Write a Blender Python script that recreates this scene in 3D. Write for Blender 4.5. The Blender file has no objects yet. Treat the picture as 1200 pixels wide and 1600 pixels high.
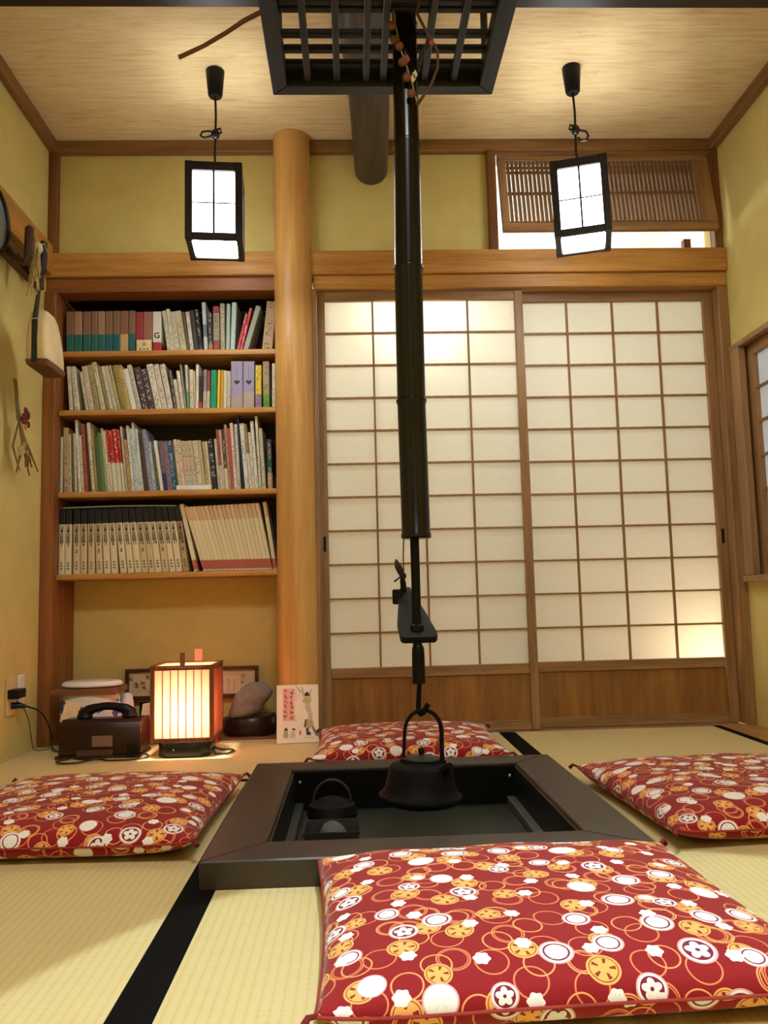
import bpy, bmesh, math, random
import numpy as np
from mathutils import Matrix, Vector, Euler

random.seed(7)
SC = bpy.context.scene
COL = SC.collection
R = math.radians
PI = math.pi

# ------------------------------------------------------------------ camera
YAW, PITCH, ROLL, FPX, CAMZ = R(2.1914), R(5.917), R(-1.4273), 1300.0, 0.5339
_f = Vector((math.sin(YAW)*math.cos(PITCH), math.cos(YAW)*math.cos(PITCH), math.sin(PITCH)))
_r = Vector((math.cos(YAW), -math.sin(YAW), 0))
_u = _r.cross(_f)
CR = _r*math.cos(ROLL) + _u*math.sin(ROLL)
CU = -_r*math.sin(ROLL) + _u*math.cos(ROLL)
CF = _f
cam = bpy.data.cameras.new('camera')
camo = bpy.data.objects.new('camera', cam)
COL.objects.link(camo)
camo.matrix_world = Matrix(((CR.x, CU.x, -CF.x, 0), (CR.y, CU.y, -CF.y, 0), (CR.z, CU.z, -CF.z, CAMZ), (0, 0, 0, 1)))
cam.sensor_width = 36.0
cam.lens = 36.0*FPX/1600.0
cam.clip_start = 0.02
SC.camera = camo

def ray(x, y):
    return CR*((x-600)/FPX) + CU*(-(y-800)/FPX) + CF
def at(x, y, Y):           # point of the plane Y seen at a photo pixel
    a = ray(x, y); a = a*(Y/a.y); return Vector((a.x, Y, a.z+CAMZ))
def atx(x, y, X):
    a = ray(x, y); a = a*(X/a.x); return Vector((X, a.y, a.z+CAMZ))
def atz(x, y, Z):
    a = ray(x, y); a = a*((Z-CAMZ)/a.z); return Vector((a.x, a.y, Z))

# ------------------------------------------------------------------ world, light, exposure
w = bpy.data.worlds.new('world'); SC.world = w; w.use_nodes = True
w.node_tree.nodes['Background'].inputs[0].default_value = (0.80, 0.82, 0.80, 1)
w.node_tree.nodes['Background'].inputs[1].default_value = 1.1
SC.view_settings.view_transform = 'Standard'
SC.view_settings.look = 'None'
SC.view_settings.exposure = 0.0
SC.view_settings.gamma = 1.0
SC.view_settings.use_curve_mapping = False

PENDANT_GLOW = 9.6
PENDANT_COL = (0.95, 0.98, 1.0)
PENDANT_UP_W = 3.0
ANDON_W = 8.0
DOWN_W = 165.0
CORR_LAMP_W = 22.0
CORR_FLOOR_W = 13.0
CORR_CEIL_W = 30.0
ROOM_FILL_W = 46.0

def lamp(name, kind, loc, power, col=(1, 1, 1), size=0.05, **kw):
    l = bpy.data.lights.new(name, kind); l.energy = power; l.color = col
    if kind in ('POINT', 'SPOT'): l.shadow_soft_size = size
    o = bpy.data.objects.new(name, l); COL.objects.link(o); o.location = loc
    for k, v in kw.items(): setattr(l, k, v)
    return o
# the round downlight over the near mats
dl = lamp('downlight_lamp', 'SPOT', (0.36, 0.89, 2.40), DOWN_W, (0.68, 0.91, 1.0), 0.015)
dl.data.spot_size = R(42.5); dl.data.spot_blend = 0.03
# area light added out of view over the near half, fills in the ambient
ROOM_FILL = lamp('near_fill_light', 'AREA', (0.18, 0.10, 2.405), ROOM_FILL_W, (0.93, 0.98, 1.0))
ROOM_FILL.data.shape = 'SQUARE'; ROOM_FILL.data.size = 0.62

# ------------------------------------------------------------------ helpers
def lin(c):
    o = []
    for v in c:
        v = v/255.0
        o.append(v/12.92 if v <= 0.04045 else ((v+0.055)/1.055)**2.4)
    return (o[0], o[1], o[2], 1.0)

class NT:
    def __init__(s, name):
        s.m = bpy.data.materials.new(name); s.m.use_nodes = True
        s.n = s.m.node_tree.nodes; s.l = s.m.node_tree.links
        s.b = s.n['Principled BSDF']; s.out = s.n['Material Output']
    def add(s, t, **kw):
        n = s.n.new(t)
        for k, v in kw.items(): setattr(n, k, v)
        return n
    def put(s, inp, v):
        if isinstance(v, bpy.types.NodeSocket): s.l.new(v, inp)
        else: inp.default_value = v
    def math(s, op, a, b=0.0, c=None):
        n = s.add('ShaderNodeMath', operation=op)
        s.put(n.inputs[0], a); s.put(n.inputs[1], b)
        if c is not None: s.put(n.inputs[2], c)
        return n.outputs[0]
    def vmath(s, op, a, b=(0, 0, 0)):
        n = s.add('ShaderNodeVectorMath', operation=op)
        s.put(n.inputs[0], a); s.put(n.inputs[1], b)
        return n.outputs['Value'] if op in ('LENGTH', 'DOT_PRODUCT', 'DISTANCE') else n.outputs[0]
    def mix(s, f, a, b):
        n = s.add('ShaderNodeMix', data_type='RGBA')
        s.put(n.inputs[0], f); s.put(n.inputs[6], a); s.put(n.inputs[7], b)
        return n.outputs[2]
    def ramp(s, f, stops):
        n = s.add('ShaderNodeValToRGB'); e = n.color_ramp.elements
        while len(e) < len(stops): e.new(0.5)
        for i, (p, c) in enumerate(stops): e[i].position = p; e[i].color = c
        s.put(n.inputs[0], f); return n.outputs[0]
    def coord(s, which='Object', scale=(1, 1, 1)):
        t = s.add('ShaderNodeTexCoord'); mp = s.add('ShaderNodeMapping')
        mp.inputs['Scale'].default_value = scale
        s.l.new(t.outputs[which], mp.inputs[0]); return mp.outputs[0]
    def noise(s, vec, scale, detail=4, rough=0.6):
        n = s.add('ShaderNodeTexNoise'); s.put(n.inputs['Vector'], vec)
        n.inputs['Scale'].default_value = scale; n.inputs['Detail'].default_value = detail
        n.inputs['Roughness'].default_value = rough
        return n.outputs[0]
    def bump(s, h, strength=0.2, dist=0.002):
        n = s.add('ShaderNodeBump'); n.inputs['Strength'].default_value = strength
        n.inputs['Distance'].default_value = dist; s.put(n.inputs['Height'], h)
        s.l.new(n.outputs[0], s.b.inputs['Normal'])
    def base(s, col, rough=0.6, metal=0.0, spec=0.4):
        s.put(s.b.inputs['Base Color'], col); s.b.inputs['Roughness'].default_value = rough
        s.b.inputs['Metallic'].default_value = metal
        s.b.inputs['Specular IOR Level'].default_value = spec
        return s.m

def plain(name, c, rough=0.6, metal=0.0, var=0.12, scale=30, spec=0.4, bump=0.0):
    t = NT(name); c = lin(c)
    d = tuple(v*(1-var) for v in c[:3]) + (1,); e = tuple(min(1, v*(1+var)) for v in c[:3]) + (1,)
    n = t.noise(t.coord(), scale)
    if bump: t.bump(n, bump, 0.002)
    return t.base(t.ramp(n, [(0.3, d), (0.7, e)]), rough, metal, spec)

def wood(name, c1, c2, axis='x', rough=0.45, freq=26, stretch=0.06, bump=0.12, spec=0.35):
    t = NT(name)
    sc = [1, 1, 1]; sc['xyz'.index(axis)] = stretch
    v = t.coord('Object', tuple(sc))
    n1 = t.noise(v, freq, 5, 0.62); n2 = t.noise(v, freq*5, 3, 0.7)
    f = t.math('ADD', t.math('MULTIPLY', n1, 0.72), t.math('MULTIPLY', n2, 0.28))
    col = t.ramp(f, [(0.36, lin(c1)), (0.62, lin(c2))])
    t.bump(f, bump, 0.002)
    return t.base(col, rough, 0, spec)

class G:                                   # gathers shapes; emit() links them as ONE mesh object
    def __init__(s): s.v = []; s.f = []; s.uv = None
    def _add(s, vs, fs):
        k = len(s.v); s.v += [Vector(p) for p in vs]; s.f += [tuple(i+k for i in f) for f in fs]; return s
    def box(s, x0, x1, y0, y1, z0, z1, M=None):
        vs = [Vector((x, y, z)) for z in (z0, z1) for y in (y0, y1) for x in (x0, x1)]
        if M is not None: vs = [M @ p for p in vs]
        return s._add(vs, [(0, 2, 3, 1), (4, 5, 7, 6), (0, 1, 5, 4), (2, 6, 7, 3), (0, 4, 6, 2), (1, 3, 7, 5)])
    def prism(s, poly, axis, d0, d1, M=None):
        def P(a, b, d): return Vector({'x': (d, a, b), 'y': (a, d, b), 'z': (a, b, d)}[axis])
        n = len(poly); vs = [P(a, b, d0) for a, b in poly] + [P(a, b, d1) for a, b in poly]
        if M is not None: vs = [M @ p for p in vs]
        fs = [tuple(range(n))[::-1], tuple(range(n, 2*n))] + [(i, (i+1) % n, n+(i+1) % n, n+i) for i in range(n)]
        return s._add(vs, fs)
    def tube(s, pts, r, seg=10, caps=True):
        pts = [Vector(p) for p in pts]; n = len(pts)
        rr = r if isinstance(r, (list, tuple)) else [r]*n
        vs = []; t0 = (pts[1]-pts[0]).normalized()
        up = Vector((0, 0, 1)) if abs(t0.z) < 0.9 else Vector((1, 0, 0))
        a = t0.cross(up).normalized()
        for i in range(n):
            t = (pts[min(i+1, n-1)]-pts[max(i-1, 0)]).normalized()
            a = (a - t*a.dot(t)).normalized(); b = t.cross(a)
            for k in range(seg):
                q = 2*PI*k/seg
                vs.append(pts[i] + (a*math.cos(q)+b*math.sin(q))*rr[i])
        fs = [(i*seg+k, i*seg+(k+1) % seg, (i+1)*seg+(k+1) % seg, (i+1)*seg+k) for i in range(n-1) for k in range(seg)]
        if caps: fs += [tuple(range(seg))[::-1], tuple(range((n-1)*seg, n*seg))]
        return s._add(vs, fs)
    def lathe(s, prof, seg=28, c=(0, 0, 0), sx=1, sy=1):
        vs = []; fs = []; n = len(prof)
        for r, z in prof:
            for k in range(seg):
                q = 2*PI*k/seg
                vs.append((c[0]+max(r, 1e-5)*math.cos(q)*sx, c[1]+max(r, 1e-5)*math.sin(q)*sy, c[2]+z))
        for i in range(n-1):
            for k in range(seg):
                fs.append((i*seg+k, i*seg+(k+1) % seg, (i+1)*seg+(k+1) % seg, (i+1)*seg+k))
        fs += [tuple(range(seg))[::-1], tuple(range((n-1)*seg, n*seg))]
        return s._add(vs, fs)
    def ball(s, c, r, sc=(1, 1, 1), seg=12, rings=8, fn=None):
        c = Vector(c); vs = [c+Vector((0, 0, -r*sc[2]))]
        for i in range(1, rings):
            p = -PI/2+PI*i/rings
            for k in range(seg):
                q = 2*PI*k/seg
                vs.append(c+Vector((r*sc[0]*math.cos(p)*math.cos(q), r*sc[1]*math.cos(p)*math.sin(q), r*sc[2]*math.sin(p))))
        vs.append(c+Vector((0, 0, r*sc[2]))); t = len(vs)-1; fs = []
        for k in range(seg):
            fs.append((0, 1+(k+1) % seg, 1+k)); fs.append((t, t-seg+k, t-seg+(k+1) % seg))
        for i in range(rings-2):
            for k in range(seg):
                a = 1+i*seg
                fs.append((a+k, a+(k+1) % seg, a+seg+(k+1) % seg, a+seg+k))
        if fn: vs = [fn(p) for p in vs]
        return s._add(vs, fs)
    def emit(s, name, mat, parent=None, bevel=0.0, seg=1, smooth=True, origin=None, ang=35):
        lo = Vector((min(p.x for p in s.v), min(p.y for p in s.v), min(p.z for p in s.v)))
        hi = Vector((max(p.x for p in s.v), max(p.y for p in s.v), max(p.z for p in s.v)))
        if origin is None:
            origin = Vector(((lo.x+hi.x)/2, (lo.y+hi.y)/2, lo.z))
        origin = Vector(origin)
        me = bpy.data.meshes.new(name)
        me.from_pydata([p-origin for p in s.v], [], s.f)
        bm = bmesh.new(); bm.from_mesh(me)
        bmesh.ops.recalc_face_normals(bm, faces=bm.faces)
        if bevel:
            bmesh.ops.bevel(bm, geom=list(bm.edges), offset=bevel, segments=seg, affect='EDGES', profile=0.6, clamp_overlap=True)
        bm.to_mesh(me); bm.free()
        if smooth:
            me.polygons.foreach_set('use_smooth', [True]*len(me.polygons))
            me.set_sharp_from_angle(angle=R(ang))
        me.materials.append(mat)
        o = bpy.data.objects.new(name, me); COL.objects.link(o)
        W[o] = origin
        if parent is not None:
            o.parent = parent; o.location = origin-W[parent]
        else: o.location = origin
        return o
W = {}
def empty(name, loc):
    o = bpy.data.objects.new(name, None); COL.objects.link(o); o.location = loc; W[o] = Vector(loc)
    o.empty_display_size = 0.05; return o
def tag(o, label=None, cat=None, group=None, kind=None):
    if label: o['label'] = label
    if cat: o['category'] = cat
    if group: o['group'] = group
    if kind: o['kind'] = kind
    return o
def structure(o, label=None): return tag(o, label, None, None, 'structure')
def box(name, x0, x1, y0, y1, z0, z1, mat, parent=None, bevel=0.0, seg=1):
    return G().box(x0, x1, y0, y1, z0, z1).emit(name, mat, parent, bevel, seg)
def put_copy(src, parent, world):         # a further object with the same mesh
    o = src.copy(); COL.objects.link(o); o.parent = parent; o.location = Vector(world)-W[parent]; W[o] = Vector(world); return o
def text_mesh(name, body, size, mat, parent, M, spacing=1.0, extrude=0.0002):
    cu = bpy.data.curves.new(name, 'FONT'); cu.body = body; cu.size = size; cu.extrude = extrude; cu.offset = size*0.022
    cu.align_x = 'CENTER'; cu.align_y = 'TOP'; cu.space_line = spacing; cu.resolution_u = 2
    tmp = bpy.data.objects.new('tmp', cu); COL.objects.link(tmp)
    dg = bpy.context.evaluated_depsgraph_get()
    me = bpy.data.meshes.new_from_object(tmp.evaluated_get(dg))
    bpy.data.objects.remove(tmp); bpy.data.curves.remove(cu)
    me.transform(M); me.name = name
    me.materials.clear(); me.materials.append(mat)
    o = bpy.data.objects.new(name, me); COL.objects.link(o); o.parent = parent
    W[o] = W[parent]; return o

# ------------------------------------------------------------------ materials
def plaster():
    t = NT('ochre_plaster'); v = t.coord('Object')
    n = t.noise(v, 9, 6, 0.6); m = t.noise(v, 420, 2, 0.6)
    col = t.ramp(n, [(0.3, lin((203, 184, 112))), (0.7, lin((213, 195, 124)))])
    t.bump(m, 0.25, 0.0015)
    return t.base(col, 0.92, 0, 0.15)
PLASTER = plaster()
def ceiling_mat():
    t = NT('wood_fibre_ceiling'); v = t.coord('Object', (0.09, 1, 1))
    n = t.noise(v, 60, 5, 0.7); k = t.noise(t.coord('Object', (0.25, 1, 1)), 46, 3, 0.75)
    b = t.noise(t.coord('Object', (0.3, 1, 1)), 5, 2, 0.5)
    f = t.math('ADD', t.math('MULTIPLY', n, 0.75), t.math('MULTIPLY', b, 0.25))
    col = t.ramp(f, [(0.3, lin((196, 166, 116))), (0.5, lin((224, 198, 150))), (0.7, lin((236, 214, 172)))])
    dark = t.ramp(k, [(0.62, (0, 0, 0, 1)), (0.76, (1, 1, 1, 1))])
    col = t.mix(t.math('MULTIPLY', dark, 0.5), col, lin((160, 124, 78)))
    t.bump(f, 0.15, 0.001)
    return t.base(col, 0.7, 0, 0.2)
CEIL = ceiling_mat()
BEAM_X = wood('honey_beam', (154, 102, 46), (200, 146, 74), 'x')
BEAM_Y = wood('honey_beam_along', (154, 102, 46), (200, 146, 74), 'y')
POST_Z = wood('honey_post', (150, 100, 46), (194, 142, 72), 'z')
PILLAR = wood('pale_round_pillar', (182, 130, 66), (216, 168, 96), 'z', freq=14, rough=0.35)
TRIM_X = wood('brown_trim', (108, 74, 40), (146, 104, 58), 'x')
TRIM_Y = wood('brown_trim_along', (108, 74, 40), (146, 104, 58), 'y')
TRIM_Z = wood('brown_trim_up', (96, 58, 30), (134, 84, 44), 'z')
SHOJI_Z = wood('shoji_stile_wood', (128, 92, 56), (164, 124, 80), 'z', freq=40)
SHOJI_X = wood('shoji_rail_wood', (128, 92, 56), (164, 124, 80), 'x', freq=40)
KUMIKO = wood('lattice_wood', (130, 90, 50), (158, 114, 68), 'z', freq=40)
PANEL = wood('wainscot_wood', (118, 76, 36), (160, 110, 54), 'z', freq=10, stretch=0.12)
SHELF = wood('shelf_wood', (160, 106, 50), (204, 150, 80), 'x')
CASE_DARK = wood('bookcase_back', (26, 16, 10), (40, 25, 15), 'x')  # dark wood, darkened further to hold the shadows inside the bookcase
CASE_Z = wood('bookcase_side', (112, 66, 32), (150, 94, 48), 'z')
LACQ = wood('black_lacquer', (8, 7, 6), (12, 10, 8), 'x', rough=0.4, spec=0.15, bump=0.04)
HEARTH_X = wood('hearth_frame_wood', (30, 18, 10), (46, 30, 17), 'x', rough=0.46, spec=0.75, bump=0.03)
HEARTH_Y = wood('hearth_frame_wood_along', (30, 18, 10), (46, 30, 17), 'y', rough=0.46, spec=0.75, bump=0.03)
METAL_LINER = plain('hearth_liner', (14, 15, 15), 0.45, 0.0, 0.15, 12)
ASH = plain('hearth_floor', (40, 43, 35), 0.5, 0.0, 0.15, 14)
IRON = plain('cast_iron', (11, 11, 11), 0.62, 0.0, 0.35, 120, spec=0.14, bump=0.3)
IRON_S = plain('smooth_iron', (40, 40, 37), 0.5, 0.0, 0.2, 60, spec=0.25)
BLACK = plain('black_plastic', (11, 10, 10), 0.4, spec=0.25)
BAMBOO = wood('smoked_bamboo', (9, 6, 5), (19, 11, 8), 'z', rough=0.2, freq=30, stretch=0.02, bump=0.03, spec=0.35)
RACK_X = wood('fire_rack_wood', (13, 13, 13), (20, 20, 20), 'x', rough=0.5)
RACK_Y = wood('fire_rack_wood_along', (20, 21, 22), (31, 32, 33), 'y', rough=0.5)
RACK_DARK = wood('fire_rack_bar', (15, 13, 12), (24, 21, 19), 'x', rough=0.55)
LOGM = wood('dark_log', (50, 42, 34), (86, 74, 60), 'y', rough=0.45, freq=16)
DARKBEAM = wood('dark_beam', (34, 24, 17), (52, 38, 27), 'x', rough=0.4)
def paper(name, c, tr=0.5):
    t = NT(name); n = t.noise(t.coord('Object', (1, 1, 0.4)), 160, 3)
    a = lin(c); b = tuple(v*0.94 for v in a[:3])+(1,)
    col = t.ramp(n, [(0.3, b), (0.7, a)])
    d = t.add('ShaderNodeBsdfDiffuse'); tl = t.add('ShaderNodeBsdfTranslucent'); mx = t.add('ShaderNodeMixShader')
    t.l.new(col, d.inputs[0]); t.l.new(col, tl.inputs[0]); mx.inputs[0].default_value = tr
    t.l.new(d.outputs[0], mx.inputs[1]); t.l.new(tl.outputs[0], mx.inputs[2])
    t.l.new(mx.outputs[0], t.out.inputs[0]); return t.m
SHOJI_PAPER = paper('shoji_paper', (240, 235, 222), 0.5)
ANDON_PAPER = paper('lantern_paper', (255, 218, 196), 0.6)
def glow(name, col, s):
    t = NT(name); t.b.inputs['Base Color'].default_value = (0.8, 0.78, 0.74, 1)
    t.b.inputs['Emission Color'].default_value = col+(1,); t.b.inputs['Emission Strength'].default_value = s
    n = t.noise(t.coord(), 220, 2)
    t.put(t.b.inputs['Emission Strength'], t.math('MULTIPLY', t.math('ADD', t.math('MULTIPLY', n, 0.1), 0.95), s))
    return t.m
PEND_PAPER = glow('lit_pendant_paper', PENDANT_COL, PENDANT_GLOW)
PEND_BOTTOM = glow('lit_pendant_bottom', PENDANT_COL, PENDANT_GLOW*5)
BULB = glow('lit_bulb', (1, 0.8, 0.5), 20)
def tatami(axis):
    t = NT('tatami_'+axis); v = t.coord('Object')
    sp = t.add('ShaderNodeSeparateXYZ'); t.l.new(v, sp.inputs[0])
    a, b = (sp.outputs[0], sp.outputs[1]) if axis == 'y' else (sp.outputs[1], sp.outputs[0])
    # rush runs across the mat, warp grooves run along it
    g = t.math('ABSOLUTE', t.math('SINE', t.math('MULTIPLY', a, PI/0.0155)))
    fine = t.math('ABSOLUTE', t.math('SINE', t.math('MULTIPLY', b, PI/0.0032)))
    sc = (4, 90, 1) if axis == 'y' else (90, 4, 1)
    n = t.noise(t.coord('Object', sc), 4, 3); big = t.noise(v, 3, 3)
    groove = t.math('POWER', g, 0.35)
    f = t.math('ADD', t.math('MULTIPLY', n, 0.5), t.math('ADD', t.math('MULTIPLY', groove, 0.36), t.math('MULTIPLY', big, 0.14)))
    col = t.ramp(f, [(0.3, lin((190, 168, 112))), (0.6, lin((206, 185, 130))), (0.85, lin((212, 192, 138)))])
    t.bump(t.math('ADD', t.math('MULTIPLY', groove, 1.0), t.math('MULTIPLY', fine, 0.35)), 0.28, 0.0009)
    return t.base(col, 0.7, 0, 0.25)
TAT_Y, TAT_X = tatami('y'), tatami('x')
HERI = plain('mat_border_cloth', (12, 10, 8), 0.85, scale=300, var=0.3, spec=0.08)

# ------------------------------------------------------------------ room shell
XL, XR, D, ZC = -1.226, 1.589, 3.337, 2.46
YF = -1.3
floor = structure(G().box(XL-0.1, XR+0.1, YF-0.1, 5.1, -0.30, -0.27).emit('floor', PANEL))
# tatami mats, each with its black cloth borders
def mat(x0, x1, y0, y1, axis, sides):
    g = 0.0002
    w_ = 0.0315
    b = {'l': 0, 'r': 0, 'f': 0, 'b': 0}
    for s in sides: b[s] = w_
    m = G().box(x0+g, x1-g, y0+g, y1-g, -0.055, 0.0).emit('tatami_mat', TAT_Y if axis == 'y' else TAT_X, floor, 0.0004)
    for s in sides:
        e = 0.0012
        q = {'l': (x0+g, x0+w_, y0+g, y1-g), 'r': (x1-w_, x1-g, y0+g, y1-g), 'f': (x0+g, x1-g, y0+g, y0+w_), 'b': (x0+g, x1-g, y1-w_, y1-g)}[s]
        h = G().box(q[0], q[1], q[2], q[3], 0.0002, e).emit('cloth_border', HERI, m)
    return m
HX0, HX1, HY0, HY1 = -0.301, 0.577, 1.628, 2.566
mat(XL, HX0, 0.62, HY1, 'y', 'r')
mat(HX0, 0.585, -0.15, HY0-0.001, 'y', 'lr')
mat(XL, 0.555, HY1+0.001, 3.325, 'x', 'f')
mat(0.586, 1.437, HY0-0.2, 3.31, 'y', 'lr')
mat(0.586, 1.437, -0.4, HY0-0.201, 'y', 'lr')
mat(XL, HX0, YF, 0.618, 'y', 'r')
G().box(1.439, XR, YF, 3.33, -0.05, -0.001).emit('border_plank', wood('border_plank_wood', (150, 104, 54), (186, 138, 80), 'y'), floor, 0.002)
G().box(0.5552, 0.5862, HY1+0.002, 3.31, -0.05, 0.0012).emit('cloth_border_strip', HERI, floor)
# walls
wall_l = structure(G().box(XL-0.08, XL, YF, 3.36, -0.27, ZC+0.03).emit('wall_left', PLASTER))
WY0, WY1, WZ0, WZ1 = 2.30, 3.245, 0.585, 1.515        # window hole in the right wall
structure(G().box(XR, XR+0.08, YF, WY0, -0.27, ZC+0.03).box(XR, XR+0.08, WY1, 3.40, -0.27, ZC+0.03)
          .box(XR, XR+0.08, WY0, WY1, -0.27, WZ0).box(XR, XR+0.08, WY0, WY1, WZ1, ZC+0.03).emit('wall_right', PLASTER))
TX0, TX1, TZ0, TZ1 = 0.635, 1.552, 1.962, 2.405       # transom hole
structure(G().box(XL, TX0, 3.362, 3.42, 1.85, ZC+0.03).box(TX1, XR, 3.362, 3.42, 1.85, ZC+0.03)
          .box(TX0, TX1, 3.362, 3.42, TZ1, ZC+0.03).emit('wall_back', PLASTER))
structure(G().box(XL-0.08, XR+0.08, YF-0.08, YF, -0.27, ZC+0.03).emit('wall_front', PLASTER))
structure(G().box(XL-0.08, XR+0.08, YF-0.08, 3.42, ZC, ZC+0.05).emit('ceiling', CEIL))
# corridor behind the sliding doors
WHITE = plain('white_plaster', (232, 228, 218), 0.85, scale=6, var=0.03)
CY = 5.0
structure(G().box(-0.40, 1.80, CY, CY+0.06, -0.27, 2.5).emit('wall_corridor_back', WHITE))
structure(G().box(-0.32, -0.26, 3.58, CY, -0.27, 2.5).emit('wall_corridor_left', WHITE))
structure(G().box(1.72, 1.78, 3.40, CY, -0.27, 2.5).box(XR+0.08, 1.72, 3.40, 3.44, -0.27, 2.5).emit('wall_corridor_right', WHITE))
structure(G().box(-0.40, 1.80, 3.42, CY+0.06, 2.46, 2.5).emit('ceiling_corridor', WHITE))
structure(G().box(-0.26, 1.72, 3.425, CY, -0.27, -0.03).emit('floor_corridor', PANEL))
# bookcase recess shell
RB = 3.575
structure(G().box(XL-0.02, -0.20, RB, RB+0.04, -0.27, 1.9).emit('wall_recess_back', PLASTER))
structure(G().box(XL-0.08, XL, 3.36, RB, -0.27, 1.9).emit('wall_recess_left', PLASTER))
structure(G().box(-0.24, -0.20, 3.42, RB, -0.27, 1.9).emit('wall_recess_right', PLASTER))

# trims
n_trim = [0]
def trim(x0, x1, y0, y1, z0, z1, mat, bevel=0.003):
    n_trim[0] += 1
    return structure(box('trim_%d' % n_trim[0], x0, x1, y0, y1, z0, z1, mat, None, bevel))
trim(XL+0.03, XR-0.03, 3.325, 3.3615, 2.408, ZC-0.0005, TRIM_X)
trim(XL+0.0005, XL+0.032, YF, 3.3615, 2.408, ZC-0.0005, TRIM_Y)
trim(XR-0.032, XR-0.0005, YF, 3.3615, 2.408, ZC-0.0005, TRIM_Y)
trim(XL+0.0005, XL+0.036, 3.322, 3.3615, 1.962, 2.407, TRIM_Z)
trim(1.5535, XR-0.0005, 3.318, 3.3615, 1.962, 2.407, TRIM_Z)
trim(XL+0.0005, XR-0.0005, 3.297, 3.3615, 1.862, 1.9615, BEAM_X)          # long beam over bookcase and doors
trim(XL+0.0005, -0.235, 3.318, 3.42, 1.803, 1.8615, wood('bookcase_header', (120, 72, 34), (158, 100, 50), 'x'))
trim(-0.14, XR-0.0005, 3.312, 3.42, 1.803, 1.8615, BEAM_X)                # upper door track
trim(XL+0.0005, XL+0.034, YF, 3.2965, 1.868, 1.992, BEAM_Y)               # rail along the left wall
trim(XL+0.0005, -1.178, 3.30, 3.40, -0.001, 1.802, CASE_Z)                # post left of the bookcase
trim(-0.156, -0.131, 3.30, 3.42, -0.001, 1.802, SHOJI_Z)                  # board between pillar and doors
trim(1.546, XR-0.0005, 3.315, 3.42, -0.001, 1.802, SHOJI_Z)               # right door jamb
trim(-0.13, 1.545, 3.327, 3.42, -0.02, 0.0, SHOJI_X)                      # sill of the sliding doors
trim(XL+0.02, -0.24, 3.326, 3.36, -0.05, 0.008, wood('alcove_kerb', (92, 52, 26), (126, 76, 40), 'x'))
G().box(XL+0.021, -0.241, 3.361, RB-0.001, -0.05, 0.005).emit('alcove_board', wood('alcove_board_wood', (104, 66, 34), (138, 90, 50), 'x'), floor)
# round pillar
pl = G().lathe([(0.079, 0), (0.08, 0.4), (0.0785, 1.2), (0.077, 2.0), (0.076, 2.459)], 36, (-0.223, 3.318, 0))
structure(pl.emit('trim_pillar', PILLAR, None), 'round honey coloured wooden pillar between bookcase and sliding doors')

# ------------------------------------------------------------------ shoji doors
def door(name, x0, x1, px0, px1, yf, label, pull_x):
    d = structure(empty(name, ((x0+x1)/2, yf+0.014, 0.0)), label)
    dep = 0.028; Z0, Z1 = 0.002, 1.80; pz0, pz1 = 0.262, 1.760
    for a, b in ((x0, px0), (px1, x1)):
        G().box(a, b, yf, yf+dep, Z0, Z1).emit('stile', SHOJI_Z, d, 0.002)
    for a, b in ((pz1, Z1), (0.222, pz0), (Z0, 0.042)):
        G().box(px0+0.0005, px1-0.0005, yf+0.002, yf+dep-0.002, a, b).emit('rail', SHOJI_X, d, 0.002)
    G().box(px0+0.0005, px1-0.0005, yf+0.011, yf+0.019, 0.0425, 0.2215).emit('wainscot_panel', PANEL, d)
    nx, nz = 4, 11
    cw = (px1-px0)/nx; ch = (pz1-pz0)/nz
    kw, kd = 0.0078, 0.013
    ky0 = yf+0.004
    src = None
    for i in range(1, nx):
        c = px0+cw*i
        if src is None: src = G().box(c-kw/2, c+kw/2, ky0+0.001, ky0+kd, pz0, pz1).emit('vertical_muntin', KUMIKO, d); z = W[src].copy()
        else: put_copy(src, d, (c, z.y, z.z))
    src = None
    for j in range(1, nz):
        c = pz0+ch*j
        if src is None: src = G().box(px0, px1, ky0, ky0+kd, c-kw/2, c+kw/2).emit('horizontal_muntin', KUMIKO, d); z = W[src].copy()
        else: put_copy(src, d, (z.x, z.y, c-kw/2))
    src = None
    for i in range(nx):
        for j in range(nz):
            if src is None:
                src = G().box(px0+0.0002, px0+cw-0.0002, ky0+kd+0.0004, ky0+kd+0.0009, pz0+0.0002, pz0+ch-0.0002).emit('paper_pane', SHOJI_PAPER, d, smooth=False); z = W[src].copy()
            else: put_copy(src, d, (z.x+cw*i, z.y, z.z+ch*j))
    G().box(pull_x-0.006, pull_x+0.006, yf-0.0012, yf+0.001, 0.725, 0.785).emit('finger_pull', BLACK, d, 0.0008)
    return d
door('door_1', -0.1295, 0.727, -0.097, 0.693, 3.334, 'left paper sliding door in front, behind the bamboo pole', -0.113)
door('door_2', 0.694, 1.545, 0.727, 1.504, 3.370, 'right paper sliding door with warm glow at its lower corner', 1.525)

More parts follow.
